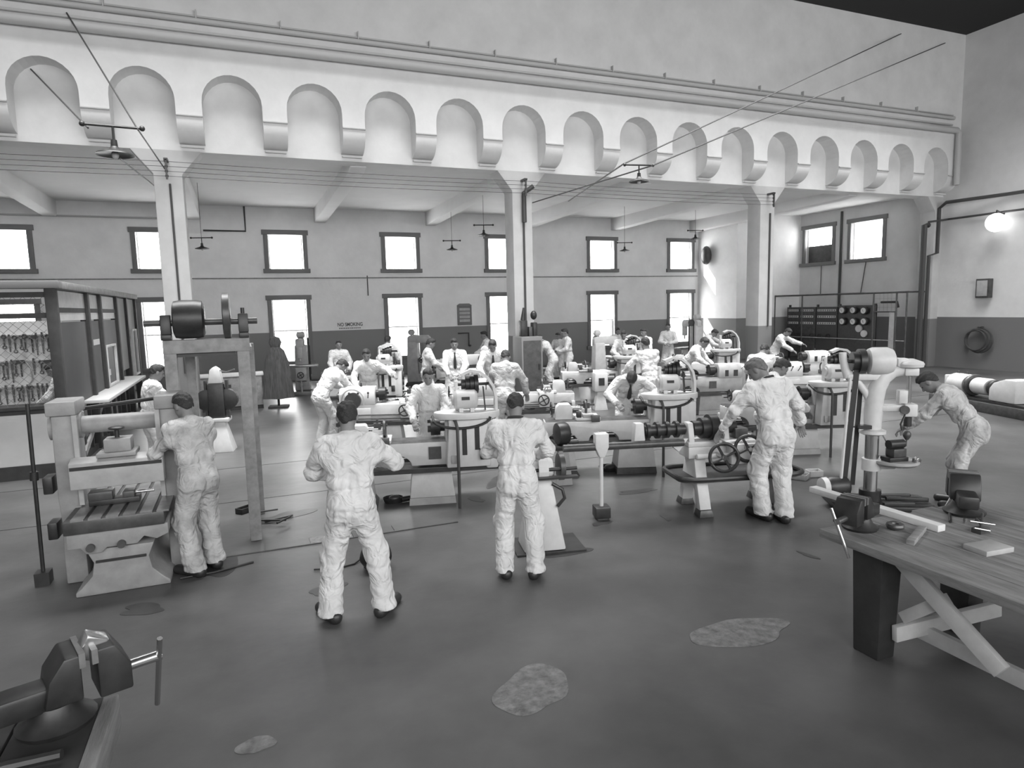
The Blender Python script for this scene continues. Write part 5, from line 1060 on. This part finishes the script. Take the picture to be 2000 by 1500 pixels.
    for i in range(2):
        e, w = hd[i]; d = unit(w-e); k = (-1, 1)[i]
        sd = np.array([-k, 0, .35]); sd = unit(sd-sd.dot(d)*d); nn = np.cross(d, sd)*1.0
        nn = nn if nn[2] < 0 or abs(nn[2]) < .3 and nn[1] > 0 else -nn
        q = [('c', e+(w-e)*.55, w, .042, .03), ('e', w+d*.055, (.041, .016, .055), np.stack([sd, nn, d], 1)), ('c', w, w+d*.03, .03, .028)]
        for m, (o_, ln) in enumerate(((.031, .072), (.0105, .082), (-.0105, .077), (-.03, .06))):
            b = w+d*.1+sd*o_; c1 = math.radians(curl*.6); c2 = math.radians(curl*1.3)
            k1 = b+(d*math.cos(c1)+nn*math.sin(c1))*ln*.52; k2 = k1+(d*math.cos(c2)+nn*math.sin(c2))*ln*.48
            q += [('c', b-d*.02, k1, .0098, .009), ('c', k1, k2, .009, .0075)]
        tb = w+d*.03+sd*.03; t1 = tb+unit(sd*.7+d*.65+nn*.35)*.04; t2 = t1+unit(sd*.2+d*.85+nn*.5)*.032
        q += [('c', tb, t1, .0135, .011), ('c', t1, t2, .011, .009)]
        parts.append((*surface(q, h_f, .007), 0))
    core = [('c', P, neck, .075, .05), ('c', sh[0], sh[1], .045, .045)]
    for i in range(2):
        e, w = hd[i]; kn, an = lg[i]; core += [('c', sh[i], e, .04, .036), ('c', e, w, .036, .028), ('c', hips[i], kn, .062, .048), ('c', kn, an, .046, .036), ('c', an, an-np.array([0, 0, .03]), .036, .034)]
    parts.append((*surface(core, .026, .03), 0))
    # ---- hair
    pt = L(0, .072, .07); nv = unit(-.6*f+.8*uh); hv = surface([('e', L(0, -.013, .034), (.081, .103, .1), Rh), ('e', L(0, -.035, -.01), (.07, .074, .08), Rh), ('e', L(.015, .03, .09), (.06, .06, .045), Rh)], h_h, .01, lambda G: .003*np.sin(G@np.array([110, 70, 60.]))+.002*np.sin(G@np.array([-60, 150, 90.])), [lambda G: -((G-pt)@nv)+.012*np.sin((G-pt)@rh*60)])
    # ---- shoes
    top = hc+uh*.13
    rz = -math.radians(phi); cx, sx = math.cos(rz), math.sin(rz); rt = np.array([cx*top[0]-sx*top[1], sx*top[0]+cx*top[1], top[2]])
    if foot:   # feet seen in the photograph: stand there and grow to the height that shows
        A = at(foot[0], foot[1], z=0); lo_, hi_ = .8, 1.25
        for _ in range(24):
            s = (lo_+hi_)/2; q = RC@(np.array([A.x, A.y, -HC])+rt*s)
            if 750+FPX*q[1]/q[2] > py: lo_ = s
            else: hi_ = s
        off = np.zeros(2)
    else: A = at(px, py, z=top[2]*s); off = rt[:2]*s
    root = thing('person', label, 'person', (A.x-off[0], A.y-off[1], 0), rz, 'men in white overalls'); root.scale = (s, s, s)
    mesh_obj('body', parts+ey, [M_skin, M_shoe], root); mesh_obj('dust_coat' if coat else 'overalls', [(*cv, 0)], [cloth], root); mesh_obj('hair', [(*hv, 0)], [hair], root)
    for i, k in enumerate((-1, 1)):
        x, y = feet[i]; a = math.radians(toes)*k; dx, dy = math.sin(a), math.cos(a); t0 = np.array([x-dx*.075, y-.03-dy*.065, .048]); t1 = np.array([x+dx*.19, y+dy*.19, .036])
        sv = surface([('c', t0, t1, .054, .048), ('c', t0+np.array([dx*.05, dy*.05, .02]), t0+np.array([dx*.06, dy*.06, .04]), .045, .04)], .012 if lod < 2 else .016, .03, None, [lambda G: .002-G[:, 2]])
        mesh_obj('shoe', [(*sv, 0)], [M_shoe], root)
    if collar: MB().torus(tuple(neck+u2*.03-fw*.004), tuple(u2+uh*.5), .064, .014, 24, 8).build('collar', M_collar, root)
    if tie:
        c0 = neck+fw*.075-u2*.02; c1 = chest+fw*.135-u1*.02; c2 = waist+fw*.13+u1*.03
        mb = MB(); n_ = 6; vs = []
        for q, w_ in ((c0, .018), (c0*.7+c1*.3+fw*.02, .014), (c1, .03), (c2, .034), (c2-u1*.04, .004)): vs += [tuple(q-r*w_), tuple(q+r*w_), tuple(q+r*w_+fw*.012), tuple(q-r*w_+fw*.012)]
        fs = [(0, 1, 2, 3), (16, 19, 18, 17)]
        for j in range(4):
            for q in range(4): fs.append((4*j+q, 4*j+(q+1) % 4, 4*j+4+(q+1) % 4, 4*j+4+q))
        mb.add(vs, fs).build('tie', M_collar, root)
    PEOPLE.append((label, root)); return root
P_ = person
P_('man in soiled overalls seen from behind at the planer table, beside the timber frame', 375, 768, az(375)-30, 1.8, 8, 0, 22, -8, ((-.28, .42, 1.0), (.12, .46, 1.0)), ((-.11, 0), (.13, .06)), 0, cloth=M_cloth2, seed=1, elbow=(1, -.6, -.7), foot=(400, 1116))
P_('foreground man seen from behind standing with legs wide apart', 683, 783, az(690)+2, 1.82, 3, 0, 14, 0, ((-.12, .34, 1.1), (.2, .36, 1.17)), ((-.2, 0), (.22, .02)), 0, seed=2, elbow=(1, -.3, -.5), toes=30, fat=1.04, foot=(698, 1203))
P_('man seen from behind with a dark collar, working at the white pedestal grinder', 1008, 770, az(1010), 1.8, 4, 0, 34, 0, ((-.1, .34, 1.08), (.16, .34, 1.06)), ((-.13, 0), (.15, -.02)), 0, collar=True, seed=3, elbow=(1, -.35, -.5), foot=(1014, 1122))
P_('fair-haired man seen from behind with one hand on the handwheel of the splay-legged lathe', 1480, 704, az(1500)-30, 1.86, 12, -5, 40, -45, ((-.5, .36, .78), (.44, .22, .95)), ((-.07, .08), (.09, -.03)), 0, hair=M_hair2, collar=True, seed=4, elbow=(1, -.4, -.5), foot=(1508, 1016))
P_('man bending sideways over the drill press table', 1787, 733, az(1800)-78, 1.8, 38, 0, 52, 0, ((-.1, .66, .78), (.1, .68, .74)), ((-.1, -.05), (.12, .05)), 0, cloth=M_cloth2, seed=5, elbow=(.6, -.6, -.8), foot=(1872, 990))
P_('man bending far forward over the headstock with the hoop guard', 676, 706, az(660)+58, 1.8, 36, 0, 55, 0, ((-.1, .56, .95), (.12, .58, .9)), ((-.1, -.06), (.1, .1)), 1, seed=6)
P_('bare-necked man facing the camera behind the lathe with the bright cabinet leg', 835, 720, az(835)+182, 1.68, 6, 0, 16, 0, ((-.2, .36, .98), (.22, .34, .98)), lod=1, seed=7)
P_('man seen from behind leaning at the lathe in front of the middle column', 988, 686, az(985)+6, 1.82, 16, 0, 40, 0, ((-.22, .42, .98), (.34, .3, .92)), ((-.12, 0), (.12, 0)), 1, cloth=M_cloth2, seed=8)
P_('man bowing his dark-haired head right down over the lathe, tie hanging', 1236, 737, az(1236)+172, 1.78, 44, 0, 78, 0, ((-.3, .5, .98), (.24, .55, .95)), lod=1, tie=True, seed=9, elbow=(1, -.2, -.3))
P_('dark-haired man with his back turned, left arm forward, right of the middle column', 1258, 659, az(1258)-30, 1.86, 14, 0, 18, 0, ((-.36, .42, .98), (.1, .42, 1.0)), lod=1, seed=10)
P_('man stooping to the right over the grey lathe with the drum chuck', 1382, 661, az(1380)+105, 1.82, 36, 0, 40, 0, ((-.2, .5, .92), (.2, .52, .92)), lod=1, seed=11)
P_('man reaching across a motor, his head low beside the dado-painted column', 1401, 645, az(1400)+100, 1.8, 34, 0, 45, 0, ((-.1, .66, 1.2), (.1, .6, 1.05)), seed=12, collar=True)
P_('man standing upright facing the camera with hands folded before the far corner window', 1305, 631, az(1305)+185, 1.84, 0, 0, 8, 0, ((-.04, .26, 1.1), (.04, .27, 1.08)), seed=13, elbow=(1, -.2, -.6))
P_('man bending with an arm stretched to the right in front of the switchboard', 1545, 643, az(1545)+112, 1.8, 30, 0, 45, 0, ((-.3, .62, 1.12), (.1, .5, .95)), seed=14, collar=True)
P_('man with hunched back turned to the camera below the man stretching his arm', 1496, 675, az(1497)+18, 1.82, 28, 0, 48, 0, ((-.2, .5, 1.0), (.2, .5, 1.0)), lod=1, seed=15)
P_('dark-haired man half hidden behind the fair-haired man, collar turned up', 1537, 704, az(1537)+50, 1.76, 10, 0, 40, 10, ((-.2, .4, 1.0), (.25, .42, 1.0)), lod=1, seed=16, collar=False)
P_('tall man standing in profile facing left, right of the middle column', 1101, 642, az(1100)-105, 1.82, 4, 0, 14, 0, ((-.1, .32, 1.05), (.1, .34, 1.1)), seed=17)
P_('man partly hidden behind the tall man in profile', 1089, 650, az(1089)-150, 1.6, 0, 0, 10, 0, seed=18)
P_('man bending to the left just right of the column cabinet', 1048, 656, az(1048)-80, 1.8, 28, 0, 42, 0, ((-.1, .5, .95), (.1, .52, .95)), seed=19)
P_('man standing in profile at the window left of the middle column', 943, 647, az(943)-100, 1.8, 4, 0, 16, 0, seed=20)
P_('man facing the camera bent over work left of the middle column, dark tie', 962, 665, az(962)+180, 1.9, 14, 0, 35, 0, ((-.2, .42, 1.0), (.2, .42, 1.0)), seed=21, tie=True, lod=1)
P_('man in white dust coat and dark tie standing below the notice board', 887, 661, az(887)+178, 1.84, 6, 0, 12, 0, ((-.12, .34, .98), (.14, .34, .98)), seed=22, tie=True, coat=True, cloth=M_coat)
P_('curly-haired man standing in profile facing right at the second tall window', 845, 661, az(845)+85, 1.82, 4, 0, 22, 0, ((-.12, .36, 1.0), (.12, .38, 1.05)), seed=23)
P_('man with his back turned against the bright second tall window', 758, 656, az(758)+30, 1.82, 4, 0, 16, 0, seed=24)
P_('sunlit man facing the camera in front of the NO SMOKING wall', 661, 664, az(660)+170, 1.75, 0, 0, 5, 0, ((-.2, .25, .95), (.2, .28, .95)), seed=25)
P_('man leaning towards the camera, arm resting on the motor platform', 715, 682, az(715)+180, 1.8, 18, 0, 22, 0, ((-.5, .36, 1.18), (.22, .4, .95)), seed=26, lod=1)
P_('leftmost of three men whose heads show against the wall right of the middle column', 1207, 640, az(1208)+150, 1.72, 4, 0, 14, 0, seed=27)
P_('man leaning forward, second of three heads right of the curved white guard', 1218, 646, az(1218)+180, 1.82, 12, 0, 24, 0, seed=28)
P_('man facing left at the far dado, rightmost of three heads', 1256, 641, az(1256)-140, 1.8, 2, 0, 12, 0, seed=29)
P_('man standing behind the planer seen past the timber frame post', 311, 712, az(311)+75, 1.78, 8, 0, 20, 0, ((-.12, .4, 1.0), (.14, .42, 1.05)), lod=1, seed=30)
P_('man stooping inside the tool crib behind its corner post', 92, 711, az(124)-70, 1.8, 14, 0, 35, 0, ((-.1, .42, 1.0), (.12, .42, 1.0)), lod=1, seed=31)
